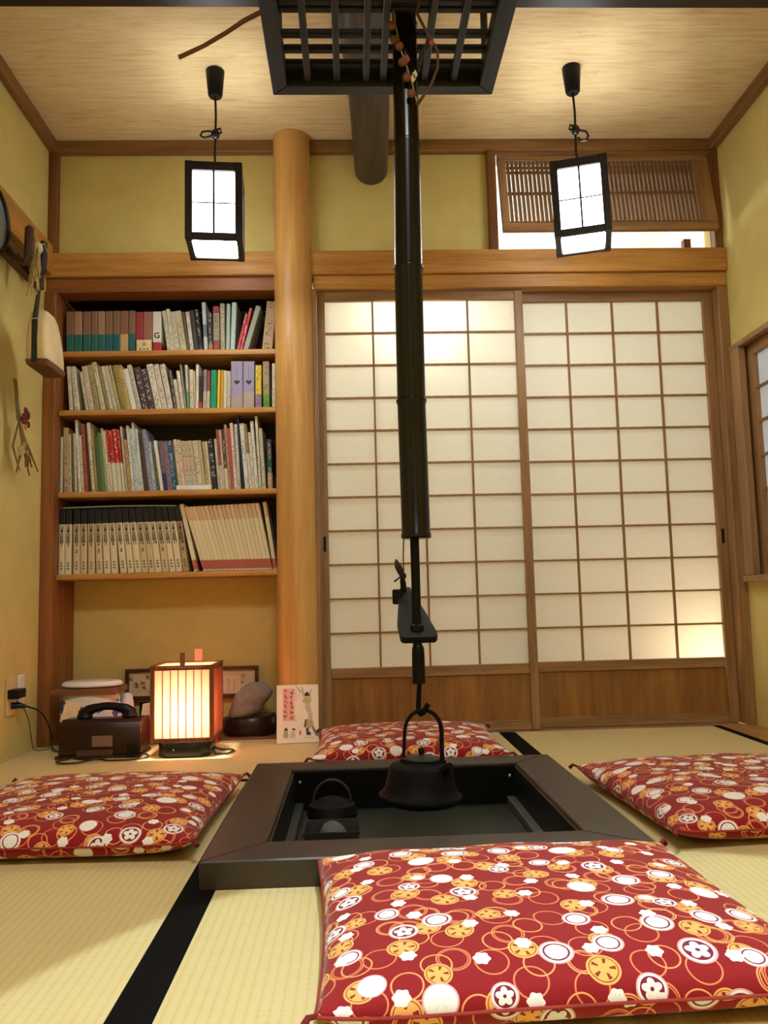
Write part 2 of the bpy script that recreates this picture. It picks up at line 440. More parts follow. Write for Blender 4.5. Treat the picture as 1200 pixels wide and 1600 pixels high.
# corridor lamps shining on the paper
p = at(648, 508, 3.50)
cl = tag(empty('corridor_wall_lamp', (p.x, 3.52, p.z-0.05)), 'small lamp glowing behind paper of the left sliding door', 'lamp')
G().ball((p.x, 3.52, p.z+0.02), 0.018).emit('bulb', BULB, cl)
G().lathe([(0.012, -0.03), (0.016, -0.02), (0.016, 0.0), (0.010, 0.002)], 16, (p.x, 3.52, p.z)).tube([(p.x, 3.52, p.z-0.03), (p.x, 3.52, 0.0), ], 0.006, 8).lathe([(0.07, -0.03), (0.07, -0.015), (0.02, -0.005)], 20, (p.x, 3.52, 0)).emit('stand', BLACK, cl)
lamp('corridor_wall_lamp_light', 'POINT', (p.x, 3.46, p.z+0.03), CORR_LAMP_W, (0.9, 0.97, 1.0), 0.03)
p = at(1075, 1035, 3.60)
fl = tag(empty('corridor_floor_lamp', (p.x, 3.64, -0.03)), 'low lamp glowing behind lower corner of the right sliding door', 'lamp')
G().lathe([(0.06, -0.03), (0.06, -0.01), (0.015, 0.0), (0.012, 0.12), (0.016, 0.16)], 20, (p.x, 3.64, 0)).emit('stand', BLACK, fl)
G().ball((p.x, 3.64, 0.19), 0.03).emit('bulb', BULB, fl)
lamp('corridor_floor_lamp_light', 'POINT', (p.x+0.03, 3.60, 0.235), CORR_FLOOR_W, (1, 0.84, 0.66), 0.05)
lamp('corridor_lamp_light', 'POINT', (0.75, 4.35, 1.9), CORR_CEIL_W, (0.80, 0.93, 1.0), 0.12)
for i, (x, y, r) in enumerate(((0.95, 4.62, 0.04), (1.09, 4.66, 0.025))):
    o = G().lathe([(r, -0.006), (r*1.15, -0.001), (r*1.15, 0.0)], 20, (x, y, 2.459)).emit('ceiling_disc', plain('grey_disc%d' % i, (150, 148, 142), 0.5))
    tag(o, ('larger' if i == 0 else 'smaller')+' round grey fitting on white corridor ceiling beyond the transom', 'light fitting')

# ------------------------------------------------------------------ transom screen
tr = structure(empty('window_2', (1.1, 3.33, 1.9625)), 'reed transom screen tilted open above the right sliding door')
G().box(0.600, 0.634, 3.316, 3.42, 1.962, 2.4075).emit('post', TRIM_Z, tr, 0.002)
G().box(0.6345, 1.553, 3.33, 3.42, 2.39, 2.4075).emit('head_rail', TRIM_X, tr, 0.002)
G().box(0.6345, 1.553, 3.34, 3.42, 1.9622, 1.967).emit('sill', SHOJI_X, tr)
G().box(1.44, 1.47, 3.37, 3.40, 1.9675, 2.03).emit('stay', TRIM_Z, tr)
scr = empty('tilting_screen', (1.1, 3.345, 2.385)); scr.parent = tr; scr.location = W[scr]-W[tr]
SX0, SX1, SZ0, SZ1 = 0.645, 1.548, 2.018, 2.388
parts = []
def sp(*a, mat=SHOJI_X, name='rail', bevel=0.0015):
    return G().box(*a).emit(name, mat, scr, bevel)
sp(SX0, SX1, 3.335, 3.357, SZ1-0.028, SZ1); sp(SX0, SX1, 3.335, 3.357, SZ0, SZ0+0.036)
sp(SX0, SX0+0.032, 3.334, 3.358, SZ0+0.0365, SZ1-0.0285, mat=SHOJI_Z, name='stile'); sp(SX1-0.07, SX1, 3.334, 3.358, SZ0+0.0365, SZ1-0.0285, mat=SHOJI_Z, name='stile')
sx0, sx1 = SX0+0.034, SX1-0.072
sz0, sz1 = SZ0+0.037, SZ1-0.029
for zz in (sz1-0.018, sz1-0.042, (sz0+sz1)/2+0.004, sz0+0.012):
    G().box(sx0, sx1, 3.3535, 3.359, zz-0.006, zz+0.006).emit('cross_rail', TRIM_X, scr)
REED = wood('reed_slat_wood', (104, 70, 40), (140, 98, 58), 'z', freq=60)
src = None; NS = 44
for k in range(NS):
    x = sx0+(sx1-sx0)*(k+0.5)/NS
    if src is None: src = G().box(x-0.0058, x+0.0058, 3.336, 3.353, sz0+0.0005, sz1-0.0005).emit('slat', REED, scr); z = W[src].copy()
    else: put_copy(src, scr, (x, z.y, z.z))
scr.rotation_euler.x = -R(11.5)
# ------------------------------------------------------------------ right wall window
w1 = structure(empty('window_1', (XR-0.02, (WY0+WY1)/2, WZ0)), 'paper lattice window in the right wall')
fx0, fx1 = XR-0.030, XR+0.075
FY0, FY1, FZ0, FZ1 = WY0+0.001, WY1+0.06, WZ0, WZ1
G().box(fx0, XR-0.001, WY0-0.03, 3.275, WZ1-0.012, WZ1+0.010).emit('head_casing', SHOJI_X, w1, 0.002)
G().box(fx0-0.006, XR-0.001, WY0-0.03, 3.28, WZ0-0.022, WZ0+0.004).emit('sill', SHOJI_X, w1, 0.002)
G().box(fx0, XR-0.001, 3.20, 3.272, WZ0+0.0045, WZ1-0.0125).emit('side_casing', SHOJI_Z, w1, 0.002)
G().box(fx0, XR-0.001, WY0-0.03, WY0+0.02, WZ0+0.0045, WZ1-0.0125).emit('side_casing', SHOJI_Z, w1, 0.002)
ox = XR+0.012
G().box(ox, ox+0.026, 3.165, WY1-0.001, WZ0+0.001, WZ1-0.001).emit('stile', SHOJI_Z, w1, 0.002)
G().box(ox, ox+0.026, WY0+0.001, WY0+0.05, WZ0+0.001, WZ1-0.001).emit('stile', SHOJI_Z, w1, 0.002)
G().box(ox, ox+0.026, WY0+0.051, 3.1645, WZ1-0.052, WZ1-0.001).emit('rail', SHOJI_Z, w1, 0.002)
G().box(ox, ox+0.026, WY0+0.051, 3.1645, WZ0+0.001, WZ0+0.065).emit('rail', SHOJI_Z, w1, 0.002)
gy0, gy1, gz0, gz1 = WY0+0.05, 3.165, WZ0+0.065, WZ1-0.052
NZ, NY = 6, 4
for j in range(1, NZ):
    c = gz0+(gz1-gz0)*j/NZ
    G().box(ox+0.006, ox+0.018, gy0, gy1, c-0.005, c+0.005).emit('horizontal_muntin', KUMIKO, w1)
for i in range(1, NY):
    c = gy0+(gy1-gy0)*i/NY
    G().box(ox+0.007, ox+0.018, c-0.004, c+0.004, gz0, gz1).emit('vertical_muntin', KUMIKO, w1)
WPAPER = paper('window_paper', (232, 234, 236), 0.6)
for j in range(NZ):
    for i in range(NY):
        a = gz0+(gz1-gz0)*j/NZ; b = gy0+(gy1-gy0)*i/NY
        G().box(ox+0.0185, ox+0.019, b, b+(gy1-gy0)/NY-0.0004, a, a+(gz1-gz0)/NZ-0.0004).emit('paper_pane', WPAPER, w1, smooth=False)

# ------------------------------------------------------------------ bookcase
BX0, BX1 = -1.1775, -0.272
bc = tag(empty('bookcase', ((BX0+BX1)/2, 3.45, 0.62)), 'built in wooden bookcase of four book filled shelves between wall and pillar', 'bookcase')
SHY0 = 3.345
shelf_tops = [at(262, 547, SHY0).z, at(262, 638.5, SHY0).z, at(262, 766, SHY0).z, at(262, 894, SHY0).z]
for zt in shelf_tops:
    th = 0.022
    G().box(BX0+0.001, BX1-0.001, SHY0, RB-0.012, zt-th, zt).emit('shelf', SHELF, bc, 0.002)
G().box(BX0-0.004, BX1+0.02, RB-0.011, RB-0.001, shelf_tops[3]-0.02, 1.80).emit('back_panel', CASE_DARK, bc)
G().box(BX0-0.022, BX0, 3.401, RB-0.012, 0.006, 1.80).emit('side_panel', CASE_Z, bc)
G().box(BX1, BX1+0.03, 3.402, RB-0.012, shelf_tops[3]-0.03, 1.80).emit('side_panel', CASE_Z, bc)

G().box(BX0+0.001, BX1-0.001, 3.421, RB-0.012, 1.801, 1.82).emit('top_board', CASE_DARK, bc)
# --- books
ICACHE = {}
def book_mat(cs, splits, ink):
    key = (tuple(cs), tuple(splits), ink)
    if key in ICACHE: return ICACHE[key]
    t = NT('book_cover_%d' % len(ICACHE))
    tc = t.add('ShaderNodeTexCoord'); s = t.add('ShaderNodeSeparateXYZ'); t.l.new(tc.outputs['Generated'], s.inputs[0])
    col = lin(cs[0])
    for c, q in zip(cs[1:], splits):                  # colours from top to base, q = height of each change
        col = t.mix(t.math('LESS_THAN', s.outputs[2], q), col, lin(c))
    if ink:
        mp = t.add('ShaderNodeMapping'); t.l.new(tc.outputs['Generated'], mp.inputs[0])
        k = len(ICACHE)
        mp.inputs['Location'].default_value = (k*0.37, 0, k*0.61); mp.inputs['Scale'].default_value = (1.6, 0.01, 15)
        n = t.noise(mp.outputs[0], 1.6, 2, 0.6)
        mid = t.math('LESS_THAN', t.math('ABSOLUTE', t.math('SUBTRACT', s.outputs[0], 0.5)), 0.3)
        fr = t.math('LESS_THAN', s.outputs[1], 0.05)
        mp2 = t.add('ShaderNodeMapping'); t.l.new(tc.outputs['Generated'], mp2.inputs[0])
        mp2.inputs['Location'].default_value = (0, 0, k*0.83); mp2.inputs['Scale'].default_value = (0.01, 0.01, 1)
        gate = t.math('GREATER_THAN', t.noise(mp2.outputs[0], 3.4, 1), 0.46)
        f = t.math('MULTIPLY', t.math('MULTIPLY', t.math('GREATER_THAN', n, 0.53), mid), t.math('MULTIPLY', fr, gate))
        col = t.mix(t.math('MULTIPLY', f, 0.55), col, lin({1: (40, 34, 30), 2: (228, 222, 206), 3: (130, 44, 40)}[ink]))
    ICACHE[key] = t.base(col, 0.5, 0, 0.35)
    return ICACHE[key]
PAGES = plain('book_pages', (222, 208, 176), 0.85, scale=200)
ORD = ('first second third fourth fifth sixth seventh eighth ninth tenth eleventh twelfth thirteenth fourteenth fifteenth sixteenth seventeenth '
       'eighteenth nineteenth').split()
def ordinal(n):
    if n <= 19: return ORD[n-1]
    tens = {2: 'twenty', 3: 'thirty', 4: 'forty', 5: 'fifty', 6: 'sixty'}
    t, u = divmod(n, 10)
    if u == 0: return {2: 'twentieth', 3: 'thirtieth', 4: 'fortieth', 5: 'fiftieth', 6: 'sixtieth'}[t]
    return tens[t]+'-'+ORD[u-1]
def cname(c):
    import colorsys
    h, s, v = colorsys.rgb_to_hsv(*[q/255 for q in c]); h *= 360
    if v < 0.2: return 'black'
    if v < 0.36 and s < 0.35: return 'dark grey'
    if s < 0.1: return 'white' if v > 0.8 else 'grey'
    if h < 15 or h > 335:
        if s < 0.35: return 'dusky pink'
        return 'red' if v > 0.5 else 'dark red'
    if h < 48:
        if v > 0.74 and s < 0.34: return 'cream'
        if s > 0.6 and v > 0.7: return 'yellow'
        return 'tan' if v > 0.55 else 'brown'
    if h < 70:
        if s > 0.5: return 'yellow' if v > 0.7 else 'olive'
        return 'ivory' if v > 0.7 else 'khaki'
    if h < 170: return 'green' if s > 0.2 else 'pale green'
    if h < 200: return 'teal' if v < 0.55 else 'pale blue'
    if h < 250: return 'blue' if s > 0.3 else 'slate'
    return 'purple' if s > 0.15 else 'grey'
SHELFNAME = ['top', 'second', 'third', 'bottom']
all_books = []
def make_book(row, xb0, xb1, shift, ytop, cols, splits=(), ink=1, dep=0.15, label=None, yoff=None, name='book'):
    """one upright or leaning book: spine front at depth Y, pivot at its lower corner"""
    ybase = [547, 638.5, 766, 894][row]
    Y = 3.372 + (random.uniform(0, 0.006) if yoff is None else yoff)
    zb = shelf_tops[row]+0.0006
    ys = 547 if row == 0 else ybase
    p0 = at(xb0, ys, Y); p1 = at(xb1, ys, Y); pt = at(xb0+shift, ytop, Y)
    x0, x1 = p0.x, p1.x; hgt = pt.z-p0.z
    dx = pt.x-x0
    return [row, x0, x1, dx, hgt, cols, splits, ink, dep, label, Y, zb, name]
def build_row(row, specs, group):
    prev = (BX0+0.0006, 0.0, 1.0); idx = 0
    for b in specs:
        row_, x0, x1, dx, h, cols, splits, ink, dep, label, Y, zb, name = b
        q_ = 0.0004 if name != 'slim_volume' else 0.0001
        x0 += q_; x1 -= q_
        if prev is not None:
            px1, pdx, ph = prev
            hh = min(h, ph)
            x0 = max(x0, px1+q_)
            need = (px1+pdx*hh/ph+0.0006) - (x0+dx*hh/h)
            if need > 0: dx += need*h/hh
            if x1-x0 < 0.004: x1 = x0+0.006
        a = math.atan2(dx, h)
        th = (x1-x0)*math.cos(a); H = math.hypot(dx, h) - (th*math.sin(abs(a)) if dx > 0 else 0)
        prev = (x1, dx, h)
        idx += 1
        c0 = cname(cols[0]); thick = 'thick' if th > 0.03 else ('slim' if th < 0.0145 else 'medium')
        second = (' and '+cname(cols[-1])) if len(cols) > 1 and cname(cols[-1]) != c0 else ''
        lab = label or '%s %s%s book, %s from the left on the %s shelf' % (thick, c0, second, ordinal(idx), SHELFNAME[row])
        t = min(0.0022, th*0.2)
        g = G()
        g.box(0, th, 0, 0.002, 0, H); g.box(0, t, 0.002, dep, 0, H); g.box(th-t, th, 0.002, dep, 0, H)
        # rounded spine: pull the front edges inward a little
        e = min(0.003, th*0.22) if name != 'slim_volume' else 0.0003
        g.prism([(0.0, 0.0), (e, -e*0.5), (th-e, -e*0.5), (th, 0.0)], 'z', 0, H)
        o = g.emit(name, book_mat([tuple(c) for c in cols], splits, ink), None, smooth=False, origin=(0, 0, 0))
        # lean: pivot on the lower corner that stays on the shelf
        if dx <= 0: px, M = x0, Matrix.Rotation(a, 4, 'Y')
        else: px, M = x1, Matrix.Rotation(a, 4, 'Y') @ Matrix.Translation((-th, 0, 0))
        o.data.transform(Matrix.Identity(4) if dx <= 0 else Matrix.Translation((-th, 0, 0)))
        o.location = (px, Y, zb); o.rotation_euler.y = a; W[o] = Vector((0, 0, 0))
        pg = G().box(t*1.05, th-t*1.05, 0.0022, dep-0.003, 0.002, H-0.003).emit('pages', PAGES, o, smooth=False, origin=(0, 0, 0))
        if dx > 0: pg.data.transform(Matrix.Translation((-th, 0, 0)))
        tag(o, lab, 'book', group)
        all_books.append(o); o['_w'] = th; o['_h'] = H; o['_dx'] = dx
    return
def B(row, *a, **k): return make_book(row, *a, **k)
TAN, TEAL, LTAN = (138, 104, 80), (44, 104, 96), (168, 132, 102)
CRM = (216, 206, 180); IVO = (208, 204, 180); WHT = (226, 222, 208)
r1 = []
for x0, x1, c, q in ((103.5, 115.5, TAN, TEAL), (116, 128, LTAN, TEAL), (129.5, 142, TAN, TEAL), (142.5, 152.5, TAN, TEAL), (153, 164, LTAN, TEAL), (164.5, 176, TAN, (36, 100, 104)),
                     (176.5, 187, TAN, (36, 100, 104)), (187.5, 200.5, (142, 100, 80), (196, 168, 120)), (201, 211.5, TAN, TEAL), (212, 223.5, (160, 58, 68), TEAL), (224, 237.5, (160, 106, 94), TEAL)):
    r1.append(B(0, x0, x1, 0, 482 + (2 if x0 > 205 else 0), [c, q], [0.44 if x0 < 205 else 0.3], ink=0, dep=0.13))
r1.append(B(0, 238.5, 252, 0, 484, [(222, 216, 204), (170, 50, 56)], [0.24], ink=0, dep=0.14, label='white book with a black letter G and red foot on top shelf'))
for s in ((262, 268, -9.5, 483, [IVO]), (268, 274, -9, 480, [CRM]), (274, 281.5, -9, 485, [IVO]), (282.5, 292.5, -10, 484, [(204, 194, 158)]), (292.5, 297, -9, 485, [(104, 92, 72)]),
          (297.5, 303.5, -8, 484.5, [(212, 206, 192)]), (304, 310.5, -8, 483, [(76, 66, 60)]), (311, 318, -8, 482, [(28, 25, 24)], (), 2), (319, 325, -4, 470, [(202, 208, 212), (118, 128, 140), (206, 204, 196)], (0.55, 0.3), 0),
          (326, 332.5, -1.5, 487.5, [(54, 52, 62), (164, 132, 92)], (0.2,), 2), (333.5, 343.5, -1, 476.5, [(160, 72, 62), (160, 148, 126), (160, 72, 62)], (0.85, 0.25), 1), (344.5, 352, -1, 472.5, [(160, 150, 126)], (), 2),
          (353, 359, 1, 473, [(170, 190, 180)], (), 0), (359.5, 367, 3, 471, [(178, 204, 198)], (), 0), (369, 373.5, 14, 488, [(188, 58, 62)], (), 2), (373.5, 378.5, 16, 479, [(198, 46, 56)], (), 2),
          (379, 387.5, 21, 476, [(158, 164, 150)], (), 0), (409, 425, 8, 469, [(184, 154, 114)], (), 1)):
    r1.append(B(0, *s[:5], **dict(zip(('splits', 'ink'), s[5:]))))
r2 = []
OL = (168, 154, 112)
for s in ((108.5, 114.5, -4.5, 568, [CRM]), (117, 124.5, -8, 568.5, [IVO]), (134, 139, -10, 577, [CRM]), (139.5, 148, -12, 569, [(214, 198, 170)]), (148.5, 156.5, -13, 567, [OL]),
          (158, 165.5, -15, 563, [(208, 198, 164)]), (166.5, 171.5, -14.5, 569, [(146, 136, 96)]), (172, 177.5, -14.5, 569, [CRM]), (178.5, 183.5, -15.5, 568.5, [IVO]), (184, 189.5, -16, 568, [(190, 176, 126)]),
          (190, 198, -15, 568, [(156, 140, 80)]), (198, 205, -16, 568, [(190, 170, 100)]), (206, 214.5, -17, 574, [WHT], (), 0), (215, 222, -18, 568, [(202, 196, 176)]), (222.5, 232.5, -14, 572, [(74, 58, 62)], (), 2),
          (233, 243, -14, 575, [(68, 54, 60)], (), 2), (243.5, 253.5, -15, 567.5, [(220, 210, 190)]), (254, 262.5, -15, 567.5, [(214, 204, 184)]), (263, 271.5, -14, 567.5, [(210, 202, 182)]),
          (272, 277, -9, 577, [(80, 70, 64)], (), 2), (277.5, 283, -7.5, 591, [CRM]), (283.5, 289, -8.5, 578, [CRM]), (289.5, 292, -9, 568, [(156, 150, 130)]), (292.5, 296.5, -4, 568.5, [IVO, (112, 156, 120)], (0.4,), 1),
          (297, 303, -1.5, 576, [CRM]), (303, 306, -1, 578, [(206, 180, 136)], (), 0), (306.2, 310.5, 0, 568, [WHT], (), 1), (311, 316, 0.5, 586, [(48, 42, 44), (198, 72, 56)], (0.22,), 3), (317, 322.5, 1, 576, [(156, 140, 146), (202, 192, 172)], (0.45,), 1),
          (323, 327.5, 1, 578, [(158, 74, 74), (202, 192, 172)], (0.48,), 1), (329, 338.5, 0.5, 577, [(32, 148, 100)], (), 0), (339, 343, 1.5, 577, [(240, 196, 54)], (), 0), (344, 348.5, 1.5, 577, [(206, 156, 56)], (), 0),
          (349, 354, 0.5, 578, [CRM], (), 0), (354.5, 360, 0.5, 579, [IVO])):
    r2.append(B(1, *s[:5], **dict(zip(('splits', 'ink'), s[5:]))))
LAV = (160, 150, 180)
r2.append(B(1, 361, 379.5, 0, 564, [LAV, (176, 156, 150)], (0.28,), ink=0, label='lavender boxed book with dark pendant, next to the pale books', name='boxed_book'))
r2.append(B(1, 380, 397.5, 0, 564, [LAV, (184, 162, 148)], (0.36,), ink=0, label='lavender boxed book with dark pendant, next to the yellow book', name='boxed_book'))
for s in ((399, 408.5, 0, 570, [(220, 194, 52), (156, 130, 156)], (0.33,), 1), (411.5, 421.5, -1, 565, [(168, 146, 112), (104, 156, 54)], (0.3,), 1), (425, 430.5, 0, 568, [CRM])):
    r2.append(B(1, *s[:5], **dict(zip(('splits', 'ink'), s[5:]))))
r3 = []
RED = (176, 38, 32)
for s in ((91.5, 97, -1, 678, [IVO]), (100, 108, -3, 664, [(182, 156, 120)]), (108, 112, -3, 674, [(196, 186, 156)]), (112.5, 116.5, -3, 672, [(114, 100, 64)]), (117, 121, -5, 673, [CRM]), (123, 127, -7, 652.5, [WHT]),
          (127, 131.5, -8, 677, [IVO]), (132, 138.5, -9, 658.5, [(172, 94, 68)]), (138.5, 142, -9, 660, [(80, 38, 32)]), (143.5, 149, -12, 657, [CRM]), (149.5, 153.5, -10, 667.5, [(176, 146, 96)]), (153.5, 159.5, -10, 679, [(76, 98, 62)], (), 0),
          (159.5, 165.5, -10, 673.5, [(94, 126, 68)], (), 0), (165.5, 168.5, -10, 666, [IVO]), (168.5, 173, -11, 671, [CRM]), (173.5, 177, -11, 669, [RED, CRM], (0.48,), 2), (177.5, 184.8, -10, 670, [RED, IVO], (0.47,), 2),
          (185, 191.8, -10, 668, [(194, 48, 38), IVO], (0.46,), 2), (192, 196, -10, 669, [RED, CRM], (0.46,), 2), (197, 200, -10, 664, [(196, 190, 156)]), (200.5, 206, -8, 685, [(182, 146, 100)]), (206.5, 210.5, -10, 663, [WHT]),
          (211, 216, -10, 668, [(190, 210, 216)]), (216, 219.5, -12, 658.5, [WHT]), (219.5, 225, -12, 668, [(200, 210, 210)]), (225, 232, -14.5, 674, [(84, 68, 48)]), (233, 239, -14, 669.5, [(154, 154, 176)]), (239.5, 245, -13, 689, [(170, 186, 196)]),
          (245, 250, -10, 700, [(98, 114, 84)]), (250.5, 256, -14, 687.5, [WHT], (), 0), (256, 262.5, -9, 688, [(120, 104, 124), (52, 48, 106)], (0.35,), 1), (262.5, 270, -9, 688.5, [(136, 116, 126)]), (270, 277, -10, 688, [(62, 88, 126), (30, 90, 120)], (0.4,), 2),
          (277.3, 280, -10, 688, [(72, 94, 78)], (), 0), (280, 285.5, -11, 686, [(220, 196, 170)]), (285.5, 291, -11, 687, [(220, 196, 166)]), (291.5, 297.5, -10, 689, [(200, 186, 156), (208, 172, 150), (204, 192, 166)], (0.62, 0.4), 1),
          (297.5, 303, -10, 689, [(200, 186, 156), (208, 172, 150), (204, 192, 166)], (0.62, 0.4), 1), (303, 309.5, -10, 688.5, [(200, 186, 156), (208, 172, 150), (204, 192, 166)], (0.62, 0.4), 1), (310, 318, -10, 688.5, [(210, 196, 166)]),
          (318, 323.5, -10, 688, [(186, 172, 126)], (), 0), (323.5, 327.5, -8, 690, [(190, 176, 130)]), (327.5, 331.5, -8, 690, [CRM]), (331.5, 340.5, -9, 687, [(44, 38, 34)], (), 2), (341, 345, -7, 686, [(208, 198, 180)]), (345, 349.5, -8, 672, [(166, 84, 78), CRM], (0.4,), 1),
          (349.5, 353, -8, 672, [(206, 186, 166)]), (353, 358, -8, 671, [(94, 64, 54), CRM], (0.35,), 2), (358, 362.5, -9, 664, [(172, 146, 110)]), (362.5, 366.5, -8, 670, [(198, 84, 90)]), (366.5, 371.5, -8, 662, [(222, 190, 172), WHT], (0.35,), 3),
          (371.5, 376.5, -6, 664, [(206, 200, 190)]), (379.5, 382.5, -10, 651, [(26, 38, 76)], (), 0), (383, 390, -11, 663, [WHT]), (390.5, 395, -10, 664, [(158, 128, 102), WHT], (0.55,), 1), (395, 399.5, -8, 677, [(222, 212, 196)]), (399.5, 404.5, -9, 660, [WHT]),
          (405, 409, -7, 652, [CRM]), (410, 415.5, -6, 671, [IVO]), (418.5, 426, -2, 688.5, [(64, 62, 52), (36, 70, 70), (178, 148, 98)], (0.63, 0.32), 2)):
    r3.append(B(2, *s[:5], **dict(zip(('splits', 'ink'), s[5:]))))
r4 = []
bl = [55, 115, 188, 248, 315, 385, 450, 515, 590, 655, 715, 775, 835, 890, 950, 1010, 1065, 1125]
tl = [60, 120, 190, 250, 312, 370, 430, 490, 545, 605, 665, 725, 778, 832, 892, 945, 1005, 1060]
for k in range(18):
    xb = 80+bl[k]/5.4545; xt = 80+tl[k]/5.4545
    nx = bl[k+1] if k < 17 else 1180
    wd = min(nx-bl[k]-3, 56)/5.4545
    shade = [(220, 206, 172), (206, 186, 150), (220, 206, 172), (176, 152, 112)][(0, 0, 1, 1, 1, 1, 0, 0, 2, 0, 0, 1, 1, 0, 1, 0, 0, 3)[k]]
    s = (xt-xb)*1.25
    r4.append(B(3, xb, xb+wd, s, 793, [(26, 25, 26), shade], (0.775,), ink=0, dep=0.15, yoff=0.002*(k % 2), name='volume',
                label='black topped cream volume, %s from the left on the bottom shelf' % ordinal(k+1)))
VOLN = {'black topped cream volume, %s from the left on the bottom shelf' % ordinal(k+1): k+1 for k in range(18)}
slim = [(303.5, 310, -25, 789.5), (317.8, 323.5, -32.5, 793.5)]
for k in range(17):
    a = 323.7+(426-323.7)*k/17; t = 291.8+(405-291.8)*k/17
    slim.append((a, a+(426-323.7)/17-0.02, t-a, 794-4*k/17))
slim.append((427.3, 433, -17, 788.5))
for k, s in enumerate(slim):
    tint = ((222, 208, 170), (216, 204, 160), (222, 212, 178))[k % 3]
    top = ((216, 184, 146), (212, 176, 136), (206, 166, 122))[(k*2) % 3]
    r4.append(B(3, *s, [top, tint, (182, 96, 78), (222, 200, 178)], (0.78, 0.165, 0.025), ink=0, dep=0.15, yoff=0.001*(k % 3), name='slim_volume',
                label='slim cream volume with red foot, %s of its leaning row on the bottom shelf' % ordinal(k+1)))
build_row(0, r1, 'books on the top shelf'); n1 = len(all_books)
build_row(1, r2, 'books on the second shelf'); n2 = len(all_books)
build_row(2, r3, 'books on the third shelf'); n3 = len(all_books)
build_row(3, r4, 'volumes on the bottom shelf')
INK = plain('black_ink', (30, 26, 24), 0.6)
INKR = plain('red_ink', (188, 60, 54), 0.6)
INKP = plain('faded_ink', (112, 98, 80), 0.7)
FACE = Matrix.Rotation(PI/2, 4, 'X')
def book_text(o, body, size, ztop, mat=INK, spacing=1.0):
    th = o['_w']; off = -th/2 if o['_dx'] > 0 else th/2
    e = min(0.003, th*0.22)*0.5
    text_mesh('title', body, size, mat, o, Matrix.Translation((off, -e-0.0004, ztop)) @ FACE, spacing)
for b in all_books:
    if b.name.split('.')[0] == 'volume':
        k = VOLN[b['label']]
        book_text(b, '日\n本\nの\n民\n話\n%d' % k, 0.0165, b['_h']*0.755, INK, 0.86)
        # two faint smudged marks near the foot
        off = -b['_w']/2 if b['_dx'] > 0 else b['_w']/2
        for grp in ((0, 1, 2), (3, 4)):
            if grp[0] == 3 and k % 3: continue
            g = G()
            for q in grp:
                zz = b['_h']*(0.08+0.045*q) if q < 3 else b['_h']*(0.24+0.03*q)
                g.box(off-0.005, off+0.005, -0.0019, -0.0015, zz, zz+0.004); g.box(off-0.0012, off+0.0012, -0.0019, -0.0015, zz-0.003, zz+0.0055)
            g.emit('spine_mark', INKP, b, smooth=False, origin=(0, 0, 0))
    if 'letter G' in b['label']:
        book_text(b, 'G', 0.034, b['_h']*0.50, INK)
    if 'lavender' in b['label']:
        th = b['_w']; h = b['_h']; c = -th/2 if b['_dx'] > 0 else th/2
        pts = []
        for q in range(24):
            t_ = 2*PI*q/24
            pts.append((c+0.0125*math.sin(t_)**3*1.0*0.95, h*0.56+0.0115*(13*math.cos(t_)-5*math.cos(2*t_)-2*math.cos(3*t_)-math.cos(4*t_))/16))
        G().prism(pts, 'y', -0.0022, -0.0016).box(c-0.0006, c+0.0006, -0.0022, -0.0016, h*0.62, h*0.9).emit('pendant_mark', plain('dark_violet', (52, 44, 56), 0.5), b, smooth=False, origin=(0, 0, 0))
    for k_ in ('_w', '_h', '_dx'): del b[k_]

# small card, booklet, sheet on the shelves
p = at(213.5, 547, 3.358); q = at(237, 529, 3.358)
cd = tag(G().box(p.x, q.x, 3.356, 3.359, shelf_tops[0]+0.0005, shelf_tops[0]+0.0005+q.z-p.z).emit('price_card', plain('cream_card', (222, 204, 158), 0.7), None, 0.0005), 'small cream card with orange disc leaning before books on top shelf', 'card')
cx = (p.x+q.x)/2; cz = shelf_tops[0]+(q.z-p.z)*0.60
G().lathe([(0.009, 0), (0.009, 0.0004)], 18).emit('disc_mark', plain('orange_ink', (196, 150, 84), 0.7), cd, origin=(0, 0, 0))
dm = cd.children[-1]; dm.data.transform(Matrix.Translation((0, -0.0014, cz-shelf_tops[0])) @ Matrix.Rotation(PI/2, 4, 'X')); dm.location = (0, 0, 0)
for k in (-1, 0, 1):
    G().box(cx+k*0.015-0.004, cx+k*0.015+0.004, 3.3555, 3.3558, shelf_tops[0]+0.007, shelf_tops[0]+0.011).emit('ink_mark', INK, cd)
p = at(276, 762, 3.35); q = at(330, 762, 3.35)
tag(G().box(p.x, q.x, 3.346, 3.3695, shelf_tops[2]+0.0004, shelf_tops[2]+0.019).emit('booklet', plain('white_booklet', (232, 230, 226), 0.6), None, 0.001), 'white booklet lying flat along the front of the third shelf', 'booklet')
vt = max((max((b.matrix_world if False else b.matrix_basis) @ Vector(c) for c in b.bound_box)[2] if False else max((b.matrix_basis @ Vector(c)).z for c in b.bound_box)) for b in all_books if b.name.split('.')[0] == 'volume')
p = at(101, 788, 3.40); q = at(276, 788, 3.40)
sheet = G(); NN = 14
for k in range(NN):
    a = p.x+(q.x-p.x)*k/NN; b_ = p.x+(q.x-p.x)*(k+1)/NN
    z0 = vt+0.001+0.0035*math.sin(k/NN*PI); z1 = vt+0.001+0.0035*math.sin((k+1)/NN*PI)
    sheet._add([(a, 3.385, z0), (b_, 3.385, z1), (b_, 3.53, z1), (a, 3.53, z0), (a, 3.385, z0+0.006), (b_, 3.385, z1+0.006), (b_, 3.53, z1+0.006), (a, 3.53, z0+0.006)],
               [(0, 3, 2, 1), (4, 5, 6, 7), (0, 1, 5, 4), (2, 3, 7, 6), (1, 2, 6, 5), (0, 4, 7, 3)])
